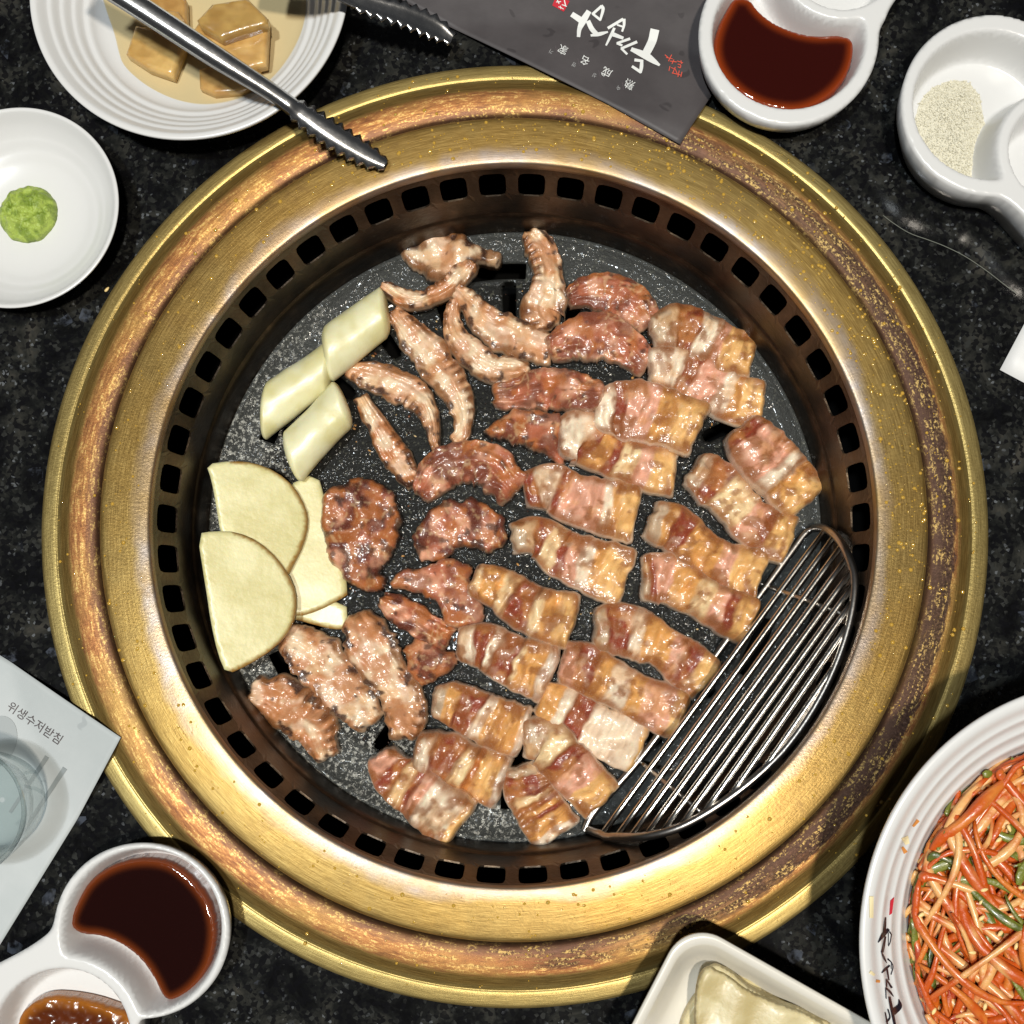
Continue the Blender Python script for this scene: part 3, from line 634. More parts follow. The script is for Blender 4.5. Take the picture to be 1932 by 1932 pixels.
# ------------------------------------------------------------------ potatoes and rice cakes on the plate
MT['potato'] = mat_col('potato_flesh', .42, .25, .25, 420, .2, .22, .0007)
MT['cake'] = mat_col('rice_cake', .42, .3, .35, 120, .3, .25, .0012)
def plane_fit(p): A = np.c_[p[:, :2], np.ones(len(p))]; return np.linalg.lstsq(A, p[:, 2], rcond=None)[0]
def potato(cr, poly, zc, th_, skin, seed, lab):
    p = toP(cr, poly); zz = np.interp(p[:, 0], zc[0], zc[1]); w = W(p[:, 0], p[:, 1], zz)
    pl = plane_fit(w); w2 = w[:, :2]; sk = w2[skin[0]:skin[1] + 1]
    if area2(w2) < 0: w2 = w2[::-1]
    k = chaikin(w2, 1); v2, fs, nb = fill(k, .0013, seed); d = dist_line(resample(k, .0013), v2)
    base = v2 @ pl[:2] + pl[2]; q = np.c_[v2 * 1000, 0 * d + seed]
    z = base + (fbm(q * .05, seed, 2) - .5) * .0010 - .0007 * (1 - np.clip(d / .0009, 0, 1))
    ds = dist_line(catmull(np.c_[sk], 40), v2, False)
    flesh = mixc(np.tile(lin((224, 217, 166)), (len(d), 1)), lin((208, 199, 140)), sstep(.35, .7, fbm(q * .07, seed + 1, 3)))
    flesh = flesh * (.92 + .16 * fbm(q * 1.3, seed + 2, 2))[:, None]
    cc = mixc(flesh, lin((160, 120, 58)), 1 - sstep(.0008, .0017, ds))
    n = len(v2); bot = np.c_[v2[:nb], base[:nb] - th_]
    cb = mixc(np.tile(lin((214, 205, 150)), (nb, 1)), lin((150, 108, 48)), 1 - sstep(.0010, .0020, dist_line(catmull(np.c_[sk], 40), v2[:nb], False)))
    V = np.vstack([np.c_[v2, z], bot]); fs = list(fs) + [(i, n + i, n + (i + 1) % nb, (i + 1) % nb) for i in range(nb)] + [tuple(range(n, n + nb))[::-1]]
    thing('potato_slice', V, fs, MT['potato'], lab, 'potato slice', 'potato slices on the grill plate', col=np.vstack([cc, cb]))
potato('L', [(1105,1065),(1200,1050),(1320,1055),(1450,1110),(1560,1210),(1640,1340),(1665,1450),(1640,1590),(1540,1710),(1400,1800),(1270,1860),(1220,1740),(1180,1560),(1150,1350)], ([371, 560], [-.027, -.0395]), .0032, (2, 10), 5, 'topmost half-round potato slice, leaning on the brown grill wall')
potato('L', [(1155,675),(1300,655),(1420,665),(1550,715),(1650,800),(1715,920),(1730,1010),(1700,1130),(1650,1230),(1610,1310),(1480,1330),(1300,1230),(1235,1060),(1210,900),(1185,760)], ([388, 580], [-.032, -.0440]), .0032, (1, 9), 6, 'half-round potato slice under the topmost one, against the rice cakes')
potato('L', [(1600,800),(1780,720),(1830,900),(1880,1120),(1965,1400),(1900,1440),(1780,1500),(1660,1535),(1560,1500),(1560,1100)], ([520, 660], [-.0450, -.0515]), .0036, (4, 7), 7, 'pointed potato slice sticking out from under two others toward the dark collar')
potato('G', [(250,330),(330,250),(640,215),(650,400),(560,405),(440,375),(340,345)], ([560, 660], [-.0525, -.0525]), .0034, (3, 6), 8, 'lowest potato slice, only a small corner showing')
def cake(p0, p1, rad, shear, lift, seed, lab):
    z = PLZ + lift + rad * mpp(PLZ) * .9; a = W1(*p0, z); b = W1(*p1, z); r = rad * mpp(z)
    d = (b - a)[:2]; Lx = np.linalg.norm(d); d /= Lx; nrm = np.array([d[1], -d[0]])   # to the lower side of the photograph
    NS, NA = 40, 48; V = []
    caps = np.array([0, .35, .62, .82, .94, 1.0]); ss = np.concatenate([[0] * 5, np.linspace(0, 1, NS), [1] * 5]); rr = np.concatenate([[.02, .5, .78, .90, .97], np.ones(NS), [.97, .90, .78, .5, .02]])
    bul = np.concatenate([-np.array([.070, .066, .052, .034, .014]), np.zeros(NS), np.array([.014, .034, .052, .066, .070])])
    U = []
    for s, q, bu in zip(ss, rr, bul):
        for k in range(NA):
            t = 2 * math.pi * k / NA; la, hz = math.cos(t) * r * q, math.sin(t) * r * q * .86
            bend = 1 + .05 * math.sin(s * 3.1 + seed)
            xy = a[:2] + d * (s * Lx + shear * la + bu * r * 4) + nrm * la * bend
            V.append((xy[0], xy[1], PLZ + lift + r * .86 + hz)); U.append(s)
    V = np.array(V); V[:, :] += ((fbm(np.c_[V * 75], seed, 2) - .5) * .0030)[:, None] * np.array([.5, .5, 1])
    m = len(ss); fs = [(i * NA + k, (i + 1) * NA + k, (i + 1) * NA + (k + 1) % NA, i * NA + (k + 1) % NA) for i in range(m - 1) for k in range(NA)]
    fs += [tuple(range(NA)), tuple((m - 1) * NA + k for k in range(NA))[::-1]]
    cc = mixc(np.tile(lin((230, 226, 186)), (len(V), 1)), lin((214, 206, 150)), sstep(.35, .7, fbm(V * 90, seed + 3, 3)))
    bpy_o = thing('rice_cake', V, [f[::-1] for f in fs], MT['cake'], lab, 'rice cake', 'rice cakes on the grill plate', col=cc)
cake((622, 665), (722, 590), 46, -.55, .0006, 1, 'pale diagonal-cut rice cake farthest from the potato slices')
cake((504, 774), (618, 690), 43, -.80, .0006, 2, 'pale diagonal-cut rice cake beside the vent wall')
cake((553, 862), (644, 763), 45, -.50, .0040, 3, 'pale diagonal-cut rice cake with its tip on the potato slices')

# ------------------------------------------------------------------ wire rack
rack = empty('wire_rack', W1(1400, 1350, -.045)); props(rack, 'crescent-shaped steel wire rack over the edge of the grill plate', 'wire rack')
chord0, chord1 = toP('T', [(-60, 1735), (1120, 105)])
cdir = (chord1 - chord0) / np.linalg.norm(chord1 - chord0); cn = np.array([-cdir[1], cdir[0]])     # toward the outer rim
def rz(p): return PLZ + .0045 + .0505 * (1 - np.exp(-max(0., float((np.asarray(p) - chord0) @ cn)) / 55))     # the rack arches from the plate up to the vent wall
fr = toP('T', [(-150, 1800), (-130, 1740), (-60, 1640), (200, 1340), (600, 790), (1000, 240), (1090, 120), (1150, 88), (1215, 100), (1290, 170), (1350, 300), (1385, 460), (1370, 620), (1290, 840), (1160, 1080), (960, 1350), (700, 1580), (420, 1755), (200, 1820), (20, 1825), (-100, 1822), (-150, 1800)])
fp = catmull(fr, 220)
def on_rack(x, y):
    w = W1(x, y, float(rz((x, y)))); r = math.hypot(w[0], w[1]); m = float(wall_r(w[2])) - .0020
    if r > m: w[:2] *= m / r
    return w
fw = np.array([on_rack(x, y) for x, y in fp])
v, f = tube(fw, .0018, 8, False); child('frame', v, f, MT['rackframe'], rack)
loopP = fp
def bar_hits(off):
    o0 = chord0 + np.array([1, 0]) * off; out = []
    for a, b in zip(loopP[:-1], loopP[1:]):
        sa, sb = np.cross(cdir, a - o0), np.cross(cdir, b - o0)
        if sa * sb < 0: t = sa / (sa - sb); out.append(a + (b - a) * t)
    if len(out) < 2: return None
    out.sort(key=lambda q: (q - o0) @ cdir); return out[0], out[-1]
for k in range(1, 10):
    hit = bar_hits(k * 26.4)
    if not hit: continue
    a, b = hit; w = np.linspace(on_rack(*a), on_rack(*b), 12)
    v, f = tube(w, .00135, 8); child('bar', v, f, MT['rack'], rack)
for a, b in (((830, 395), (1330, 580)), ((120, 1370), (520, 1700))):
    pp = toP('T', [a, b]); P_ = np.linspace(pp[0], pp[1], 16); w = np.array([on_rack(x, y) - np.array([0, 0, .0024]) for x, y in P_])
    v, f = tube(w, .0011, 8); child('cross_wire', v, f, MT['rackframe'], rack)

# ------------------------------------------------------------------ dishes
def dish_lathe(name, cP, rP, ztop, prof, label, cat, mat, n=160):
    c = np.array([cP[0], cP[1], ztop]); R = rP
    v, f = lathe(smooth_prof([(a * R, b * ztop) for a, b in prof], 2), n, (c[0], c[1], 0))
    return thing(name, v, f, mat, label, cat), c, R
# wasabi dish
wd, wc, wr = dish_lathe('side_dish', (-.1972, .1220), .0415, .020, [(.001, .02), (.56, .02), (.60, .02), (.62, .08), (.80, .35), (.97, .86), (1, .97), (.992, 1.0), (.965, 1.0), (.945, .95), (.90, .80), (.86, .70), (.80, .58), (.76, .53), (.70, .43), (.65, .39), (.56, .30), (.4, .23), (.2, .21), (.001, .2)], 'small round white dish holding green wasabi', 'dish', MT['white'])
# wasabi
MT['wasabi'] = mat_col('wasabi_paste', .5, .1, 1.0, 480, .1, .3, .0012)
w0 = W1(45, 397, .009); NB = 90
ang = np.linspace(0, 2 * np.pi, 120, endpoint=False); rad = 57 * mpp(.009) * (1 + .10 * (fbm(np.c_[np.cos(ang) * 2.2 + 5, np.sin(ang) * 2.2, 0 * ang], 3, 4) - .5) * 2)
v2, fs, nb = fill(np.c_[w0[0] + rad * np.cos(ang), w0[1] + rad * np.sin(ang)], .0005, 4); d = dist_line(np.c_[w0[0] + rad * np.cos(ang), w0[1] + rad * np.sin(ang)], v2)
q = np.c_[v2 * 1000, 0 * d]; x = np.clip(d / .009, 0, 1)
z = .0038 + .0075 * np.sqrt(1 - (1 - x) ** 2) * (1 + .7 * (fbm(q * .26, 61, 4) - .5)) + .0060 * (np.abs(fbm(q * .36, 62, 4) - .5) - .1) * np.clip(d / .001, 0, 1)
cc = mixc(np.tile(lin((160, 180, 78)), (len(d), 1)), lin((122, 144, 48)), sstep(.4, .65, fbm(q * .45, 63, 3)))
thing('wasabi', np.c_[v2, z], list(fs) + [tuple(range(nb))[::-1]], MT['wasabi'], 'round lump of green wasabi paste in a white dish', 'wasabi', col=cc)

# radish plate
pc = W1(352, -42, .024)
ridge = [(.001, .03), (.58, .03), (.62, .03), (.64, .10), (.85, .45), (.985, .88), (1, .96), (.995, 1.0), (.965, 1.0), (.945, .955), (.915, .86), (.905, .85), (.885, .83), (.86, .73), (.85, .715), (.83, .695), (.805, .60), (.795, .585), (.775, .565), (.75, .47), (.735, .455), (.71, .44), (.68, .35), (.62, .28), (.5, .22), (.3, .20), (.001, .2)]
pd, pc, pr = dish_lathe('ribbed_plate', (-.1288, .2108), .0643, .026, ridge, 'white ribbed plate of brown pickled radish in broth, under the tongs', 'plate', MT['white'], 200)
MT['broth'] = mat_liquid('amber_broth', (.96, .86, .64))
bp = toP('A', [(560, -120), (600, 60), (650, 200), (672, 300), (700, 380), (800, 470), (900, 530), (1010, 575), (1150, 602), (1300, 585), (1420, 545), (1540, 460), (1640, 330), (1710, 190), (1735, 40), (1700, -140), (1400, -350), (1000, -400), (700, -300)])
bw = chaikin(W(bp[:, 0], bp[:, 1], .0066)[:, :2][::-1], 2)
if area2(bw) < 0: bw = bw[::-1]
v2, fs, nb = fill(bw, .002, 5); d = dist_line(bw, v2); z = .0073 + .0011 * np.sqrt(np.clip(1 - (1 - np.clip(d / .003, 0, 1)) ** 2, 0, 1))
rr_ = np.linalg.norm(v2 - pc[:2], axis=1) / pr
z = np.maximum(z, np.interp(rr_, [0, .5, .62, .68, .71, .75], [.0057, .0062, .0078, .0096, .0120, .0127]) + .0003)
thing('pickle_broth', np.c_[v2, z], fs, MT['broth'], 'amber pickling broth pooled in the ribbed white plate', 'broth')
MT['radish'] = mat_col('pickled_radish', .32, .3, .18, 420, .5, .12)
def slab(name, cr, poly, zb, th_, seed, mat, c1, c2, lab, cat, grp, sp=.0011, rnd_=.0011, wav=.0006, ch=0):
    p = toP(cr, poly); w = W(p[:, 0], p[:, 1], zb + th_)[:, :2]
    if area2(w) < 0: w = w[::-1]
    k = chaikin(w, ch) if ch else resample(w, sp); v2, fs, nb = fill(k, sp, seed); d = dist_line(resample(k, sp), v2); q = np.c_[v2 * 1000, 0 * d + seed]
    x = np.clip(d / rnd_, 0, 1); z = zb + th_ - rnd_ * (1 - np.sqrt(1 - (1 - x) ** 2)) * .9 + (fbm(q * .11, seed, 2) - .5) * wav * 2 + (fbm(q * .7, seed + 1, 2) - .5) * wav * .4
    n = len(v2); V = np.vstack([np.c_[v2, z], np.c_[v2[:nb], np.full(nb, zb)]])
    fs = list(fs) + [(i, n + i, n + (i + 1) % nb, (i + 1) % nb) for i in range(nb)] + [tuple(range(n, n + nb))[::-1]]
    cc = mixc(np.tile(lin(c1), (n, 1)), lin(c2), sstep(.35, .7, fbm(q * .16, seed + 4, 3)))
    cc = cc * (.86 + .28 * fbm(np.c_[q[:, 0] * .2, q[:, 1] * 1.2, q[:, 2]], seed + 6, 2))[:, None]
    cb = np.tile(lin(c1) * .95, (nb, 1))
    return thing(name, V, fs, mat, lab, cat, grp, col=np.vstack([cc, cb]))
RB = 'pickled radish pieces in broth'; ra, rb = (198, 160, 98), (170, 128, 70)
slab('pickled_radish_piece', 'A', [(1115,380),(1280,350),(1460,370),(1455,480),(1340,520),(1200,528),(1120,490)], .0062, .005, 1, MT['radish'], ra, rb, 'lowest radish piece half sunk in the broth under the tongs', 'pickled radish', RB)
slab('pickled_radish_piece', 'A', [(1070,190),(1120,110),(1505,100),(1492,360),(1380,385),(1180,310)], .0105, .005, 2, MT['radish'], (206, 168, 104), (180, 138, 76), 'big square radish piece beneath the pointed one', 'pickled radish', RB)
slab('pickled_radish_piece', 'A', [(1105,110),(1190,20),(1390,-10),(1495,90),(1500,130),(1240,215),(1125,150)], .0158, .0055, 3, MT['radish'], (184, 150, 86), (160, 124, 66), 'pointed olive-brown radish piece on top of a square one', 'pickled radish', RB)
slab('pickled_radish_piece', 'A', [(745,-90),(1040,-10),(1045,130),(740,20)], .0075, .005, 4, MT['radish'], ra, rb, 'radish piece at the back of the plate behind the tongs', 'pickled radish', RB)
slab('pickled_radish_piece', 'A', [(705,300),(760,140),(1065,190),(1000,330),(965,425),(820,375)], .0070, .006, 5, MT['radish'], (208, 172, 106), (182, 142, 78), 'thick wedge of radish with pale cut side beside the tongs', 'pickled radish', RB)
slab('pickled_radish_piece', 'A', [(790,30),(1000,60),(1070,190),(990,240),(880,170)], .0125, .004, 6, MT['radish'], ra, rb, 'curved radish slice lying across two others', 'pickled radish', RB)

# two-compartment sauce dishes
def sauce_dish(name, cP, rP, small, handle, ztop, label, mat, zf=.0052):
    """plan in photograph units at rim height: round dish, round cup bitten into it, handle"""
    c = np.array(cP, float); s = np.array(small[:2], float); rs_ = small[2]
    # outline: union of the circle, small cup circle and handle sampled by angle
    pts = []
    N_ = 220
    def inside_o(q):
        if np.hypot(*(q - c)) < rP: return True
        if np.hypot(*(q - s)) < rs_: return True
        for (x1, y1, x2, y2, r) in handle:
            ax = np.array([x2 - x1, y2 - y1], float); t_ = np.clip(((q - (x1, y1)) @ ax) / (ax @ ax), 0, 1)
            if np.hypot(*(q - (x1, y1) - t_ * ax)) < r + 26 * max(0, 1 - t_ * 2.2) ** 2: return True
        return False
    cen = c * .6 + s * .4
    for k in range(N_):
        a = 2 * math.pi * k / N_; dv = np.array([math.cos(a), math.sin(a)]); R = rP * 3.2
        while R > 5 and not inside_o(cen + dv * R): R -= 1.2
        pts.append(cen + dv * R)
    pts = np.array(pts)
    for _ in range(14): pts = (np.roll(pts, 1, 0) + 2 * pts + np.roll(pts, -1, 0)) / 4
    w = W(pts[:, 0], pts[:, 1], ztop)[:, :2]
    if area2(w) < 0: w = w[::-1]
    v2, fs, nb = fill(w, .0011, 3)
    cw = W1(*c, ztop)[:2]; sw = W1(*s, ztop)[:2]; R1 = rP * mpp(ztop); R2 = rs_ * mpp(ztop); wl = .0034
    dbig = R1 - wl - np.linalg.norm(v2 - cw, axis=1); dsm = np.linalg.norm(v2 - sw, axis=1)
    sd1 = np.minimum(dbig, dsm - R2)                  # inside the crescent
    sd1 = -np.log(np.exp(-dbig / .0012) + np.exp(-(dsm - R2) / .0012)) * .0012
    sd2 = (R2 - wl) - dsm
    def depth(sd): return sstep(0, .0050, sd)
    dp = np.maximum(depth(sd1), depth(sd2))
    d = dist_line(w, v2); z = ztop - (ztop - zf) * dp - .0012 * (1 - np.sqrt(1 - (1 - np.clip(d / .0012, 0, 1)) ** 2))
    n = len(v2); cenw = w.mean(0); b1 = cenw + (v2[:nb] - cenw) * .97; b2 = cenw + (v2[:nb] - cenw) * .86
    V = np.vstack([np.c_[v2, z], np.c_[b1, np.full(nb, ztop * .55)], np.c_[b2, np.full(nb, .0006)]])
    fs = list(fs)
    for a_, b_ in ((0, n), (n, n + nb)): fs += [(a_ + i, b_ + i, b_ + (i + 1) % nb, a_ + (i + 1) % nb) for i in range(nb)]
    fs += [tuple(range(n + nb, n + 2 * nb))[::-1]]
    return thing(name, V, fs, mat, label, 'sauce dish')
GS = 'two-compartment sauce dishes'
props(sauce_dish('sauce_dish', (1489, 66), 172, (1590, -80, 128), [(1600, -20, 1720, -190, 66)], .021, 'white dipping dish of dark sauce beside the dark leaflet', MT['white']), group=GS)
props(sauce_dish('sauce_dish', (1872, 197), 173, (2010, 285, 128), [(1930, 290, 2060, 440, 75)], .023, 'white dipping dish holding coarse salt', MT['white']), group=GS)
props(sauce_dish('sauce_dish', (266, 1757), 168, (112, 1968, 150), [(170, 1800, -90, 1930, 62)], .020, 'white dipping dish with dark sauce and brown soybean paste', MT['white']), group=GS)
def sauce_mat(name, c, c2, rough=.08):
    t = NT(name); p = t.obj(); cc = t.col('Col'); t.set(Base_Color=cc, Roughness=rough); t.b.inputs['Coat Weight'].default_value = .4; t.b.inputs['Coat Roughness'].default_value = .04
    t.set(Normal=t.bump(t.noise(p, 420, 3), .04, .0006)); return t.m
MT['sauce'] = sauce_mat('dark_sauce', 0, 0)
def sauce(cr, poly, z0, h, seed, label, cat='sauce', thin=(120, 44, 12), deep=(50, 10, 5), mat='sauce', ew=.004, rough=0., name='dipping_sauce'):
    p = toP(cr, poly); w = W(p[:, 0], p[:, 1], z0)[:, :2]
    if area2(w) < 0: w = w[::-1]
    w = chaikin(w, 2); v2, fs, nb = fill(w, .0009, seed); d = dist_line(resample(w, .0009), v2); q = np.c_[v2 * 1000, 0 * d + seed]
    x = np.clip(d / .0016, 0, 1); z = z0 - h + h * np.sqrt(1 - (1 - x) ** 2) + rough * (fbm(q * .35, seed, 4) - .5) * x
    cc = mixc(np.tile(lin(thin), (len(d), 1)), lin(deep), sstep(.0002, ew, d))
    if rough: cc = cc * (.75 + .5 * fbm(q * .5, seed + 2, 3))[:, None]
    thing(name, np.c_[v2, z], list(fs) + [tuple(range(nb))[::-1]], MT[mat], label, cat, col=cc)
sauce('C', [(200,380),(175,270),(200,150),(260,30),(300,-30),(400,-20),(440,40),(500,95),(580,140),(680,175),(780,190),(900,180),(985,210),(990,300),(960,410),(890,510),(800,580),(700,625),(600,632),(480,610),(370,560),(270,480)], .0150, .010, 11, 'dark reddish sauce in the dish beside the leaflet', thin=(140, 54, 14), deep=(46, 7, 3), ew=.0055)
sauce('S', [(385,1400),(380,1330),(430,1220),(490,1120),(600,1040),(720,1000),(850,990),(980,1020),(1090,1110),(1180,1230),(1222,1370),(1215,1500),(1180,1630),(1080,1760),(960,1825),(900,1790),(860,1700),(800,1600),(700,1510),(570,1450),(450,1445)], .0140, .009, 12, 'almost black sauce in the dish shared with soybean paste', thin=(120, 54, 18), deep=(26, 4, 2), ew=.005)
MT['paste'] = sauce_mat('bean_paste', 0, 0, .22)
sauce('S', [(90,1900),(150,1820),(250,1770),(380,1775),(520,1800),(640,1840),(740,1880),(760,1990),(600,2150),(350,2180),(150,2120),(70,2000)], .0125, .006, 13, 'chunky brown soybean paste in the small cup of the dish', 'paste', thin=(160, 96, 28), deep=(84, 36, 10), mat='paste', ew=.006, rough=.0032, name='soybean_paste')

# coarse salt
sp_ = toP('C', [(1330,690),(1350,560),(1430,470),(1540,430),(1640,440),(1700,520),(1720,650),(1730,700),(1700,850),(1700,950),(1660,1020),(1560,1000),(1440,900),(1360,800)])
sw_ = W(sp_[:, 0], sp_[:, 1], .008)[:, :2]; lo_, hi_ = sw_.min(0), sw_.max(0); pts = RNG.uniform(lo_, hi_, (12000, 2)); pts = pts[inside(sw_, pts)][:1500]
dd = dist_line(sw_, pts); V, Fc = [], []
cube = np.array([(x, y, z) for x in (-1, 1) for y in (-1, 1) for z in (-1, 1)], float); cf = [(0, 1, 3, 2), (4, 6, 7, 5), (0, 4, 5, 1), (2, 3, 7, 6), (0, 2, 6, 4), (1, 5, 7, 3)]
for (x, y), d_ in zip(pts, dd):
    s_ = RNG.uniform(.00016, .00036); A_ = Matrix.Rotation(RNG.uniform(0, 6), 3, 'Z') @ Matrix.Rotation(RNG.uniform(0, 6), 3, 'X')
    b = len(V); V += (cube * s_ @ np.array(A_).T + [x, y, .0053 + min(.0034, d_ * .43)]).tolist(); Fc += [tuple(b + i for i in q) for q in cf]
MT['salt'] = plain('salt_crystals', (.72, .685, .55), .3, spec=.5, bump=.7, bscale=1500)
mv, mf, mnb = fill(chaikin(sw_ if area2(sw_) > 0 else sw_[::-1], 2), .0006, 3); md = dist_line(sw_, mv); b = len(V)
V += np.c_[mv, .0052 + np.minimum(.0032, md * .42) + .0009 * (fbm(np.c_[mv * 1800, 0 * md], 5, 2) - .5)].tolist(); Fc += [tuple(b + i for i in q) for q in mf]
thing('coarse_salt', V, Fc, MT['salt'], 'heap of coarse off-white salt crystals in a white dish', 'salt', smooth=False, kind='stuff')

# square dish with pickled radish sheets
zt_ = .030
a0 = np.array([1296., 1733.]); e1 = np.array([310., 175.]); e1 /= np.linalg.norm(e1); e2 = np.array([-97., 166.]); e2 /= np.linalg.norm(e2)
A3 = W1(*a0, zt_)[:2]; X1 = W1(*(a0 + e1 * 100), zt_)[:2] - A3; X1 /= np.linalg.norm(X1); X2 = np.array([X1[1], -X1[0]])
SZ = .098
def rsq(inset, rad, n=14):
    o_ = []; c_ = [(inset + rad, inset + rad, math.pi), (SZ - inset - rad, inset + rad, 1.5 * math.pi), (SZ - inset - rad, SZ - inset - rad, 0), (inset + rad, SZ - inset - rad, .5 * math.pi)]
    for (x, y, s0) in c_:
        for k in range(n):
            t = s0 + math.pi / 2 * k / (n - 1); o_.append((x + rad * math.cos(t), y + rad * math.sin(t)))
    return np.array(o_)
loops = [(.017, .010, .0006), (.0165, .011, .001), (.006, .014, .018), (.0012, .014, .0275), (0, .0140, .0287), (.0002, .014, .0297), (.0012, .0135, .030), (.0028, .013, .0297), (.0040, .012, .0282), (.0075, .0115, .021), (.012, .011, .0115), (.0145, .0105, .0082), (.018, .009, .0070), (.024, .006, .0066)]
V = []; nl = 56
for ins, rad, z in loops:
    for x, y in rsq(ins, rad): q_ = A3 + X1 * x + X2 * y; V.append((q_[0], q_[1], z))
fs = [(i * nl + k, i * nl + (k + 1) % nl, (i + 1) * nl + (k + 1) % nl, (i + 1) * nl + k) for i in range(len(loops) - 1) for k in range(nl)]
fs += [tuple(range(nl))[::-1], tuple((len(loops) - 1) * nl + k for k in range(nl))]
if True: fs = [f[::-1] for f in fs]
thing('square_dish', V, fs, MT['whitew'], 'white square dish with rounded corners holding folded pickled radish', 'dish')
MT['sheet'] = mat_col('pickled_radish_sheet', .46, .2, .5, 260, .12, .2, .0010)
def sheet(poly, zb, seed, lab, hgt=.004):
    p = toP('Y', poly); w = W(p[:, 0], p[:, 1], zb + hgt)[:, :2]
    if area2(w) < 0: w = w[::-1]
    k = chaikin(w, 2); v2, fs, nb = fill(k, .0011, seed); d = dist_line(resample(k, .0011), v2); loc = v2 - A3; a_, b_ = loc @ X1, loc @ X2
    fold = np.sin(a_ * 1000 / 2.6 + 2.2 * (fbm(np.c_[b_ * 60, a_ * 40, 0 * a_], seed, 2))) * .00085 + (fbm(np.c_[v2 * 130, 0 * a_ + seed], seed + 1, 3) - .5) * .0012
    z = zb + hgt * np.sqrt(1 - (1 - np.clip(d / .0012, 0, 1)) ** 2) + fold * np.clip(.35 + d / .003, 0, 1)
    cc = mixc(np.tile(lin((204, 192, 152)), (len(d), 1)), lin((184, 168, 122)), sstep(.35, .7, fbm(np.c_[v2 * 160, 0 * a_ + seed], seed + 3, 3)))
    thing('pickled_radish_sheet', np.c_[v2, z], list(fs) + [tuple(range(nb))[::-1]], MT['sheet'], lab, 'pickled radish', 'folded radish sheets in the square dish', col=cc)
sheet([(430,760),(560,560),(700,500),(900,600),(1300,860),(1200,1100),(700,1150),(380,1000)], .0072, 1, 'lowest folded radish sheet with a rounded bulging side', .004)
sheet([(600,470),(760,400),(880,440),(1080,500),(1250,530),(1390,600),(1500,660),(1660,720),(1640,830),(1500,960),(1000,800)], .0105, 2, 'wrinkled radish sheet along the dish wall nearest the salad bowl', .003)
TOPS = np.array([(535,480),(615,375),(690,405),(800,470),(900,545),(1080,640),(1280,700),(1420,770),(1560,840),(1500,1100),(900,1150),(540,1050),(520,800)], float)
for k, (dx, dy, lab) in enumerate(((120, 6, 'fourth radish sheet from the top of the stack in the square dish'), (82, -4, 'third radish sheet from the top of the stack in the square dish'), (40, -14, 'second radish sheet from the top of the stack in the square dish'))):
    sheet((TOPS + [dx, dy] + RNG.uniform(-14, 14, TOPS.shape)).tolist(), .0125 + k * .0022, 10 + k, lab, .0024)
sheet(TOPS.tolist(), .0192, 3, 'uppermost translucent folded radish sheet', .0022)

# ------------------------------------------------------------------ salad bowl
zk = .060
kc = np.array([.2057, -.1514, zk]); kR = .0896
kp = [(.001, .02), (.52, .02), (.56, .03), (.60, .10), (.80, .40), (.95, .80), (.995, .96), (1, .985), (.992, 1.0), (.972, 1.0), (.955, .985), (.932, .945), (.918, .930), (.904, .925), (.884, .875), (.866, .855), (.850, .848), (.830, .795), (.812, .772), (.796, .766), (.775, .705), (.750, .655), (.72, .59), (.66, .42), (.58, .22), (.4, .16), (.2, .14), (.001, .14)]
kprof = smooth_prof([(a * kR, b * zk) for a, b in kp], 2)
v, f = lathe(kprof, 240, (kc[0], kc[1], 0))
bowl = thing('salad_bowl', v, f, MT['white'], 'large white ribbed bowl with black brush lettering, full of red salad', 'bowl')
bowl_bvh = BVHTree.FromPolygons([Vector(p) for p in v], f)
salad = empty('bean_sprout_salad', (kc[0], kc[1], .02)); props(salad, 'spicy red bean sprout and green onion salad heaped in the white bowl', 'salad')
def mound(r): return .0375 + .010 * np.clip(1 - (r / .067) ** 2, 0, 1)
MT['veg'] = mat_col('dressed_vegetable', .42, .2, .5, 420, .35, .16, .0010)
ang = np.linspace(0, 2 * np.pi, 90, endpoint=False); mp = np.c_[kc[0] + .0675 * np.cos(ang), kc[1] + .0675 * np.sin(ang)]
v2, fs, nb = fill(mp, .0022, 8); rr_ = np.linalg.norm(v2 - kc[:2], axis=1); q = np.c_[v2 * 1000, 0 * rr_]
z = mound(rr_) - .007 + .006 * (fbm(q * .16, 77, 3) - .5)
cc = mixc(np.tile(lin((176, 66, 16)), (len(z), 1)), lin((110, 36, 10)), sstep(.4, .65, fbm(q * .2, 78, 3)))
child('dressed_base', np.c_[v2, z], list(fs), MT['veg'], salad, col=cc)
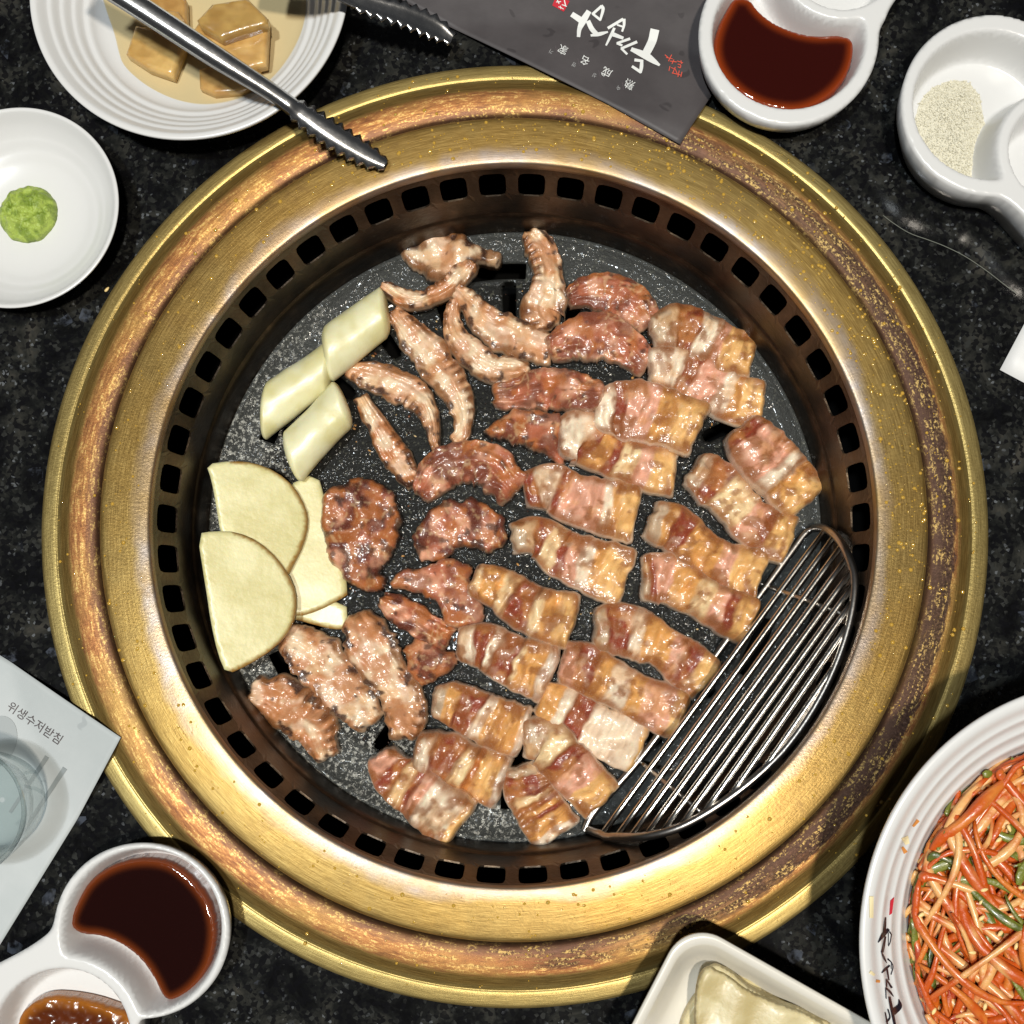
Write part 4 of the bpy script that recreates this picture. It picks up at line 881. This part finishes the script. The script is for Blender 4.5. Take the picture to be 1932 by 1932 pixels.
def strand(cx, cy, ang_, ln, lvl, rad, seed, name, ca, cb, curl=1.0, flat=1.0, amt=.5):
    r_ = np.random.RandomState(seed); n_ = 18; s = np.linspace(-.5, .5, n_)
    k1, k2 = r_.uniform(-1, 1) * curl, r_.uniform(-1, 1) * curl
    a = ang_ + k1 * s * 1.2 + k2 * s * s * 2.4; step = ln / n_
    xy = np.cumsum(np.c_[np.cos(a), np.sin(a)] * step, 0); xy = xy - xy[n_ // 2] + [cx, cy]
    off = xy - kc[:2]; rr = np.linalg.norm(off, axis=1); lim = .0655; sc = np.where(rr > lim, lim / np.maximum(rr, 1e-6) + (rr - lim) * 1.2, 1); xy = kc[:2] + off * np.minimum(sc, 1)[:, None]
    rr = np.linalg.norm(xy - kc[:2], axis=1)
    z = mound(rr) - .002 + lvl + .0035 * np.sin(s * 5 + r_.uniform(0, 6)) * r_.uniform(.2, 1)
    rad_ = rad * (1 - .55 * np.abs(s * 2) ** 7) * (1 + .22 * np.sin(s * 6 + seed * 1.3)) * (1 + .12 * np.sin(s * 17 + seed))
    v, f = tube(np.c_[xy, z], rad_, 8)
    if flat != 1: ctr = np.repeat(np.c_[xy, z], 8, 0); v[:, 2] = ctr[:, 2] + (v[:, 2] - ctr[:, 2]) * flat
    t = fbm(v * 170 + seed * 3, seed % 50, 3)
    cc = mixc(np.tile(lin(ca), (len(v), 1)), lin(cb), np.clip(sstep(.62 - amt * .3, .80 - amt * .3, t), 0, 1))
    child(name, v, f, MT['veg'], salad, col=cc)
def vis_pt():
    while True:
        x, y = rnd.uniform(1725, 1990), rnd.uniform(1390, 1990); w = W1(x, y, .042); r = np.hypot(w[0] - kc[0], w[1] - kc[1])
        if r < .0655: return w, r
for k in range(160):
    w, r = vis_pt(); lv = rnd.uniform(0, .0045) + .005 * (k / 160); tang = math.atan2(w[1] - kc[1], w[0] - kc[0]) + math.pi / 2
    a = tang + rnd.gauss(0, .5) if r > .055 else rnd.choice([-.95, -.6, -1.2, .55, .9, 1.4]) + rnd.gauss(0, .25)
    thick = rnd.uniform(.0009, .0018)
    strand(w[0], w[1], a, rnd.uniform(.045, .085), lv, thick, 500 + k, 'bean_sprout', (224, 172, 108) if k % 3 else (206, 120, 46), (190, 80, 14), 2.0, rnd.uniform(.6, 1), rnd.uniform(.4, 1.2))
for k in range(50):
    w, r = vis_pt(); tang = math.atan2(w[1] - kc[1], w[0] - kc[0]) + math.pi / 2
    strand(w[0], w[1], rnd.uniform(0, 3.14) if r < .055 else tang + rnd.gauss(0, .5), rnd.uniform(.018, .045), rnd.uniform(0, .006), rnd.uniform(.0010, .0018), 800 + k, 'radish_shred', (198, 100, 24), (164, 54, 10), 2.2, .5, .6)
for k in range(34):
    w, r = vis_pt()
    strand(w[0], w[1], rnd.choice([-.9, -.7, 2.2, .3]) + rnd.gauss(0, .4), rnd.uniform(.03, .06), rnd.uniform(.003, .0095), rnd.uniform(.0009, .0017), 900 + k, 'green_onion_strip', (112, 118, 40), (74, 84, 22), 2.0, .28, .4)
MT['sesame'] = plain('sesame_seed', L3(236, 206, 140), .4, spec=.4)
def seed_mesh(c, a, s=.0013):
    v, f = lathe([(.0001, -1), (.35, -.9), (.52, -.4), (.5, .1), (.33, .65), (.0001, 1)], 10); R_ = Matrix.Rotation(a, 3, 'Z') @ Matrix.Rotation(math.pi / 2 * .92, 3, 'Y')
    return (v * s) @ np.array(R_).T * [1, 1, .8] + c, f
for k in range(34):
    w, r = vis_pt(); v, f = seed_mesh([w[0], w[1], float(mound(r)) + .0078], rnd.uniform(0, 6)); child('sesame_seed', v, f, MT['sesame'], salad)

# ------------------------------------------------------------------ lettering helpers
def stroke_poly(pts, n=None):
    """pts (x,y,width) -> left/right edges"""
    p = np.asarray(pts, float); c = catmull(p[:, [0, 1, 2, 2]], max(8, 7 * len(p)))[:, :3] if len(p) > 2 else np.array([p[0] + (p[1] - p[0]) * t for t in np.linspace(0, 1, 8)])
    d = np.gradient(c[:, :2], axis=0); d /= np.linalg.norm(d, axis=1)[:, None] + 1e-9; nn = np.c_[-d[:, 1], d[:, 0]]; hw = c[:, 2:3] / 2
    c[0, :2] -= d[0] * hw[0] * .5; c[-1, :2] += d[-1] * hw[-1] * .5
    k = len(c); cols = [c[:, :2] + nn * hw * s for s in (-1, -.33, .33, 1)]
    return np.stack(cols, 1).reshape(-1, 2), [(4 * i + j, 4 * i + j + 1, 4 * i + j + 5, 4 * i + j + 4) for i in range(k - 1) for j in range(3)]
def decal(name, cr, strokes, hit, mat, parent, off=.00025, polys=()):
    V, F_ = [], []
    for i, s in enumerate(strokes):
        v, f = stroke_poly(s); p = toP(cr, v); b = len(V)
        for x, y in p: V.append(hit(x, y) + np.array([0, 0, off + i * 1.2e-5]))
        F_ += [tuple(b + k for k in q)[::-1] for q in f]
    for s in polys:
        s = np.asarray(s, float); p = toP(cr, resample(s, 25)); b = len(V)
        for x, y in p: V.append(hit(x, y) + np.array([0, 0, off]))
        F_.append(tuple(range(b, b + len(p))))
    return child(name, V, F_, mat, parent, smooth=False)
def text_pts(body, size):
    cu = bpy.data.curves.new('t', 'FONT'); cu.body = body; cu.size = size; cu.align_x = 'CENTER'; cu.align_y = 'CENTER'; cu.resolution_u = 3
    ob = bpy.data.objects.new('t', cu); COL.objects.link(ob); dg = bpy.context.evaluated_depsgraph_get(); me = bpy.data.meshes.new_from_object(ob.evaluated_get(dg))
    v = np.array([tuple(x.co) for x in me.vertices]); f = [tuple(p.vertices) for p in me.polygons]
    bpy.data.objects.remove(ob); bpy.data.curves.remove(cu); bpy.data.meshes.remove(me); return v, f
def text_decal(name, cr, items, hit, mat, parent, off=.0003):
    """items: (string, x, y, size, dirx, diry) in crop units, y down"""
    V, F_ = [], []
    for body, x, y, size, dx, dy in items:
        v, f = text_pts(body, size)
        if len(v) == 0: continue
        L_ = math.hypot(dx, dy); dx, dy = dx / L_, dy / L_; q = np.c_[x + v[:, 0] * dx + v[:, 1] * dy, y + v[:, 0] * dy - v[:, 1] * dx]; p = toP(cr, q); b = len(V)
        for a, c in p: V.append(hit(a, c) + np.array([0, 0, off]))
        F_ += [tuple(b + k for k in t) for t in f]
    return child(name, V, F_, mat, parent, smooth=False)
def hit_bowl(x, y):
    d = ray(x, y); d = d / np.linalg.norm(d); h = bowl_bvh.ray_cast(Vector(CAM_LOC), Vector(d))
    return np.array(h[0]) - d * .0002
INK = plain('black_ink', (.014, .010, .016), .3); RED = plain('red_ink', L3(196, 44, 58), .4); WHT = plain('white_ink', (.80, .81, .79), .5); SAL = plain('coral_ink', L3(220, 92, 74), .5); GRY = plain('grey_ink', (.20, .20, .20), .6)
decal('brush_lettering', 'X', [[(372,395,22),(362,500,40),(355,600,45)], [(412,565,40),(340,640,60),(265,750,14)], [(430,600,22),(458,640,16)], [(456,640,13),(440,740,12),(415,805,9)], [(412,800,9),(411,610,12)], [(368,670,26),(345,800,36),(325,885,40)], [(308,880,12),(345,965,32),(388,1048,10)],
      [(405,992,24),(458,1045,16),(478,1110,14),(450,1215,12)], [(455,1045,10),(452,1130,10)], [(428,1085,22),(365,1140,34),(315,1190,12)], [(392,1140,28),(418,1290,20)], [(385,1285,24),(385,1390,20)], [(388,1290,20),(456,1400,32)], [(372,1410,16),(378,1560,14)], [(376,1408,20),(430,1460,34),(482,1528,12)],
      [(428,1545,36),(452,1680,44),(500,1925,40)], [(563,1575,14),(572,1670,70),(490,1750,90)], [(366,1765,18),(395,1925,24)], [(405,1720,22),(432,1830,20),(385,1900,24)]], hit_bowl, INK, bowl)
decal('red_seal', 'X', [], hit_bowl, RED, bowl, polys=[[(440,150),(425,360),(465,330),(497,95)]])
STN = plain('sauce_stain', L3(214, 140, 70), .4)
for st in [[(605,940,14),(620,965,24)], [(665,820,12),(690,790,20)], [(625,1420,8),(655,1500,8)], [(460,1690,16),(475,1692,14)], [(672,1085,10),(674,1105,8)], [(634,1515,10),(640,1525,10)]]: decal('sauce_stain', 'U', [st], hit_bowl, STN, bowl)
PST = plain('pale_stain', L3(236, 222, 178), .35)
for st in [[(430,1220,24),(430,1330,22)], [(425,1640,18),(445,1655,14)], [(620,890,40),(630,915,26)]]: decal('pale_stain', 'U', [st], hit_bowl, PST, bowl)

# ------------------------------------------------------------------ leaflet, cutlery paper, white slip
def ring_top(r): return float(np.interp(r, [.1629, .164, .166, .172, .1755, .1782, .181, .186, .1887, .1895], [.0112, .0112, .0112, .0100, .0090, .0082, .0066, .0050, .0035, .0]))
def sheet_obj(name, corner, pa, pb, la, lb, mat, label, cat, zfun, n=60, th_=.0003):
    """sheet with a corner, sides toward photograph points pa and pb, lengths in metres"""
    z0 = zfun(*W1(*corner, .006)[:2]); c = W1(*corner, z0)[:2]; u = W1(*pa, .004)[:2] - c; u /= np.linalg.norm(u); w_ = np.array([-u[1], u[0]]); q = W1(*pb, .004)[:2] - c
    if w_ @ q < 0: w_ = -w_
    V = []
    for i in range(n):
        for j in range(n):
            x = c + u * la * i / (n - 1) + w_ * lb * j / (n - 1); V.append((x[0], x[1], zfun(x[0], x[1])))
    fs = [(i * n + j, (i + 1) * n + j, (i + 1) * n + j + 1, i * n + j + 1) for i in range(n - 1) for j in range(n - 1)]
    if u[0] * w_[1] - u[1] * w_[0] < 0: fs = [f[::-1] for f in fs]
    o = thing(name, V, fs, mat, label, cat); m_ = o.modifiers.new('thickness', 'SOLIDIFY'); m_.thickness = th_; m_.offset = 1
    return o
def drape(clear=.0005, slope=.085):
    def f(x, y):
        r = math.hypot(x, y)
        if r < .1720: return .0095 + clear
        return max(.0007, .0095 + clear - (r - .1720) * .26) if r < .26 else .0007
    return f
zl = drape()
MT['leaf'] = mat_paper('charcoal_leaflet', (.058, .051, .053), (.080, .071, .073), (.034, .029, .031), .55)
leaf = sheet_obj('leaflet', (1283, 273), (765, -3), (1333, 187), .17, .13, MT['leaf'], 'charcoal leaflet with white brush lettering lying on the grill rim', 'leaflet', zl)
def hit_z(zf):
    def h(x, y):
        z = .006
        for _ in range(12): w = W1(x, y, z); z = .5 * z + .5 * zf(w[0], w[1])
        w = W1(x, y, z); return np.array([w[0], w[1], zf(w[0], w[1])])
    return h
hl = hit_z(lambda x, y: zl(x, y) + .0003)
decal('brush_lettering', 'V', [[(425,170,60),(530,240,70)], [(600,140,60),(540,240,75),(500,330,50),(490,410,38)], [(650,160,30),(745,75,30)], [(748,75,40),(765,110,36),(735,225,24)], [(735,228,28),(650,160,26)], [(600,250,52),(640,330,55),(690,385,50)], [(632,402,26),(720,388,44),(815,364,20)],
      [(825,318,32),(985,222,32)], [(1000,225,36),(1000,290,28),(980,355,22)], [(925,285,18),(985,305,22)], [(890,325,30),(850,410,32),(800,512,20)], [(870,388,50),(985,432,34)], [(925,490,26),(1062,442,30)], [(925,492,28),(975,515,26)], [(972,550,28),(1140,478,32)], [(972,552,26),(1032,612,24)],
      [(1342,360,100),(1315,470,95),(1255,590,90),(1230,620,60)], [(1090,562,46),(1240,630,80),(1330,690,60),(1395,736,26)], [(1125,680,34),(1195,690,30)], [(1200,685,34),(1195,760,40),(1185,818,30)], [(1185,815,34),(1095,755,30)]], hl, WHT, leaf)
decal('red_seal', 'V', [], hl, RED, leaf, polys=[[(195,65),(325,135),(390,15),(235,-40)]])
decal('seal_characters', 'V', [[(250,5,10),(270,45,12)], [(240,30,10),(290,25,10)], [(330,10,12),(345,75,12)], [(305,60,10),(355,80,10)], [(265,85,8),(300,95,8)], [(285,75,8),(290,105,8)], [(300,100,8),(320,110,8)]], hl, WHT, leaf, off=.0005)
dv = (-250, -130)
text_decal('printed_characters', 'V', [('熟', 1065, 945, 118, *dv), ('成', 810, 810, 118, *dv), ('名', 565, 677, 110, *dv), ('家', 318, 555, 112, *dv)], hl, WHT, leaf)
text_decal('small_characters', 'V', [('숙', 940, 990, 56, *dv), ('성', 670, 848, 56, *dv), ('명', 440, 727, 56, *dv), ('가', 183, 580, 56, *dv)], hl, plain('light_grey_ink', (.40, .40, .40), .5), leaf)
decal('divider_lines', 'V', [[(232,520,4),(245,600,4)], [(480,660,4),(500,745,4)], [(715,795,4),(735,875,4)], [(980,930,4),(995,1010,4)]], hl, plain('faint_ink', (.14, .11, .12), .6), leaf)
decal('coral_lettering', 'V', [[(1462,620,10),(1495,650,10)], [(1535,620,10),(1500,690,10)], [(1475,650,8),(1545,665,8)], [(1520,690,10),(1590,700,10)], [(1560,675,9),(1540,720,9)], [(1600,690,9),(1660,710,9)], [(1640,685,9),(1645,720,9)], [(1605,725,9),(1635,735,9),(1632,765,9),(1605,755,9)], [(1515,750,9),(1505,800,9)], [(1530,765,8),(1560,775,8)], [(1575,760,9),(1545,830,9)], [(1575,780,8),(1600,840,9)], [(1540,825,9),(1640,850,9)], [(1620,800,9),(1605,868,9)], [(1650,815,9),(1638,868,9)]], hl, SAL, leaf)

MT['slip'] = mat_paper('grey_white_paper', (.44, .475, .48), (.49, .52, .525), (.33, .36, .37), .6)
zp = drape(.0004)
cut = sheet_obj('cutlery_paper', (229, 1391), (0, 1241), (0, 1746), .12, .13, MT['slip'], 'pale grey paper mat for spoon and chopsticks, one corner on the grill rim', 'paper mat', zp)
hp = hit_z(lambda x, y: zp(x, y) + .0003)
text_decal('printed_text', 'S', [('위생수저받침', 196, 245, 66, 270, 185)], hp, plain('brown_print', (.085, .07, .075), .6), cut)
PR = plain('grey_print', (.27, .30, .305), .6); PR2 = plain('pale_grey_print', (.35, .38, .385), .6)
decal('printed_chopsticks', 'S', [[(262,435,26),(60,740,18)], [(362,500,28),(60,960,16)]], hp, PR, cut)
decal('printed_spoon', 'S', [], hp, PR2, cut, off=.00022, polys=[[(-20 + 120 * math.cos(t) * .95 - 30 * math.sin(t), 350 + 150 * math.sin(t)) for t in np.linspace(0, 2 * math.pi, 40, endpoint=False)]])
slip = sheet_obj('paper_slip', (1886, 698), (1934, 616), (1936, 728), .10, .06, mat_paper('white_paper', (.74, .74, .74), (.78, .78, .77), (.55, .55, .55)), 'corner of a white paper sheet on the granite', 'paper', lambda x, y: .0008, 12)

# glass on the paper
MT['glass'] = mat_liquid('clear_glass', (.90, .93, .93), .03)
gz = .034; gc = W1(-77, 1535, gz); gR = 122 * mpp(gz)
gp_ = smooth_prof([(.001, .0012), (gR * .70, .0012), (gR * .76, .003), (gR * .88, .016), (gR, gz - .002), (gR - .0004, gz), (gR - .0018, gz - .0005), (gR * .82, .018), (gR * .70, .010), (.001, .008)], 2)
v, f = lathe(gp_, 128, (gc[0], gc[1], 0)); thing('drinking_glass', v, f, MT['glass'], 'clear drinking glass standing on the pale paper mat', 'glass')

# ------------------------------------------------------------------ tongs
tongs = empty('tongs', W1(300, 40, .03)); props(tongs, 'stainless steel tongs with serrated jaws resting across the plate and grill rim', 'tongs')
def tong_arm(path, jaw_at, name, teeth, wmul=1.0, flip=1):
    """path: list of (x,y,halfwidth,z) in photograph units"""
    p = np.array(path, float); n_ = 260; c = catmull(p, n_); wpt = np.array([W1(x, y, z) for x, y, _, z in c]); hw = np.array([h * mpp(z) for _, _, h, z in c])
    d = np.gradient(wpt, axis=0); d /= np.linalg.norm(d, axis=1)[:, None]; lat = np.cross(d, [0, 0, 1.0]); lat /= np.linalg.norm(lat, axis=1)[:, None]; up = np.cross(lat, d)
    s = np.concatenate([[0], np.cumsum(np.linalg.norm(np.diff(wpt, axis=0), axis=1))]); K = 13; V = []
    jl = s[int(jaw_at * (n_ - 1))]
    for i in range(n_):
        j = sstep(jl, jl + .006, s[i]); tri = abs(((s[i] - jl) / .0042) % 1 - .5) * 2
        for k in range(K):
            t = -1 + 2 * k / (K - 1); ext = hw[i] * (1 + (j * .62 * tri if abs(t) == 1 else 0))
            # folded channel: rounded back with edges turned down
            bow = (1 - abs(t) ** 3.2) * (hw[i] * (.75 - .35 * j)) * flip
            V.append(wpt[i] + lat[i] * (t * ext if abs(t) < 1 else np.sign(t) * ext) + up[i] * bow - up[i] * (hw[i] * .12 * j if abs(t) == 1 else 0))
    fs = [(i * K + k, (i + 1) * K + k, (i + 1) * K + k + 1, i * K + k + 1) for i in range(n_ - 1) for k in range(K - 1)]
    o_ = child(name, V, fs, MT['steel'], tongs); m_ = o_.modifiers.new('thickness', 'SOLIDIFY'); m_.thickness = .0009; m_.offset = 0
    return o_
tong_arm([(120, -75, 22, .060), (245, 2, 22, .052), (400, 103, 21, .042), (500, 166, 17, .034), (545, 197, 16, .030), (620, 250, 20, .024), (690, 292, 17, .0185), (728, 312, 8, .0165)], .70, 'arm', 1)
tong_arm([(470, -75, 22, .050), (600, -35, 20, .042), (680, 2, 17, .034), (760, 26, 19, .028), (820, 52, 18, .022), (853, 74, 9, .0185)], .50, 'arm', 1, flip=-.5)

# ------------------------------------------------------------------ small droplets, seeds, thread
def drops(name, n_, rfun, zfun, smin, smax, mat, label, cat, seed):
    r_ = np.random.RandomState(seed); V, F_ = [], []
    bv, bf = lathe([(1, -.15), (.96, .12), (.75, .36), (.4, .50), (.001, .55)], 8)
    for _ in range(n_):
        a, r = rfun(r_); s = r_.uniform(0, 1) ** 3 * (smax - smin) + smin; b = len(V)
        V += (bv * s + [r * math.cos(a), r * math.sin(a), zfun(r)]).tolist(); F_ += [tuple(b + i for i in q) for q in bf]
    return thing(name, V, F_, mat, label, cat, kind='stuff')
MT['oil'] = plain('oil_drop', L3(190, 150, 60), .06, spec=.7, coat=1)
ot = lambda r: float(np.interp(r, [.1448, .1475, .152, .159, .1618, .163, .1652, .168, .172, .1755, .1782, .1803, .1822, .186], [.0122, .01235, .0119, .0111, .0104, .009, .0083, .0090, .0090, .0082, .0070, .0055, .0051, .0042]))
def rf(r_):
    a = r_.uniform(0, 2 * math.pi) if r_.rand() < .45 else r_.normal(.75, .75)
    return a, r_.uniform(.1455, .1615) if r_.rand() < .7 else r_.uniform(.165, .186)
drops('oil_spatter', 1300, rf, ot, .00024, .00090, MT['oil'], 'tiny golden oil droplets spattered over the brass rings', 'oil drops', 3)
for px, py, lab in ((413, 462, 'large oil bead'), (195, 756, 'bead')):
    pass
for (px, py, a, lab) in ((281, 758 * 1.0, .8, 'sesame seed lying on the granite beside the brass ring'),):
    w = W1(202, 546, .0008); v, f = seed_mesh([w[0], w[1], .0009], a); thing('sesame_seed', v, f, MT['sesame'], lab, 'sesame seed')
th_p = toP('C', [(1140,1210),(1200,1255),(1290,1310),(1400,1350),(1490,1385),(1600,1440),(1720,1520),(1830,1605),(1895,1650)])
tp = catmull(np.c_[W(th_p[:, 0], th_p[:, 1], .0006)], 60); v, f = tube(tp, .00016, 6); thing('thread', v, f, plain('pale_thread', (.16, .17, .14), .6), 'fine pale thread lying on the granite near the salt dish', 'thread')

# bits of crust and grease left on the hot plate
r_ = np.random.RandomState(5); V, F_, CC = [], [], []
bv, bf = lathe([(.001, -.3), (.8, -.25), (1, .1), (.7, .5), (.001, .65)], 7)
for _ in range(420):
    a, r = r_.uniform(0, 2 * math.pi), .118 * math.sqrt(r_.uniform(0, 1)); s_ = r_.uniform(.00018, .00062); b = len(V)
    jit = bv * s_ * (1 + .5 * (r_.rand(len(bv), 1) - .5)) * [r_.uniform(.7, 1.9), r_.uniform(.6, 1.2), .8]; q_ = r_.uniform(0, 6.28)
    jit = jit @ np.array([[math.cos(q_), -math.sin(q_), 0], [math.sin(q_), math.cos(q_), 0], [0, 0, 1]])
    V += (jit + [r * math.cos(a), r * math.sin(a), float(plate_z(r)) + .0001]).tolist(); F_ += [tuple(b + i for i in q) for q in bf]
    c_ = lin([(206, 178, 128), (120, 66, 30), (44, 24, 14), (190, 140, 80)][r_.randint(4)]); CC += [c_] * len(bv)
thing('cooking_residue', V, F_, mat_col('crust_bits', .35, 0, .2, 900, .4, .15), 'small brown and pale crumbs stuck to the grill plate', 'crumbs', col=np.array(CC), kind='stuff')
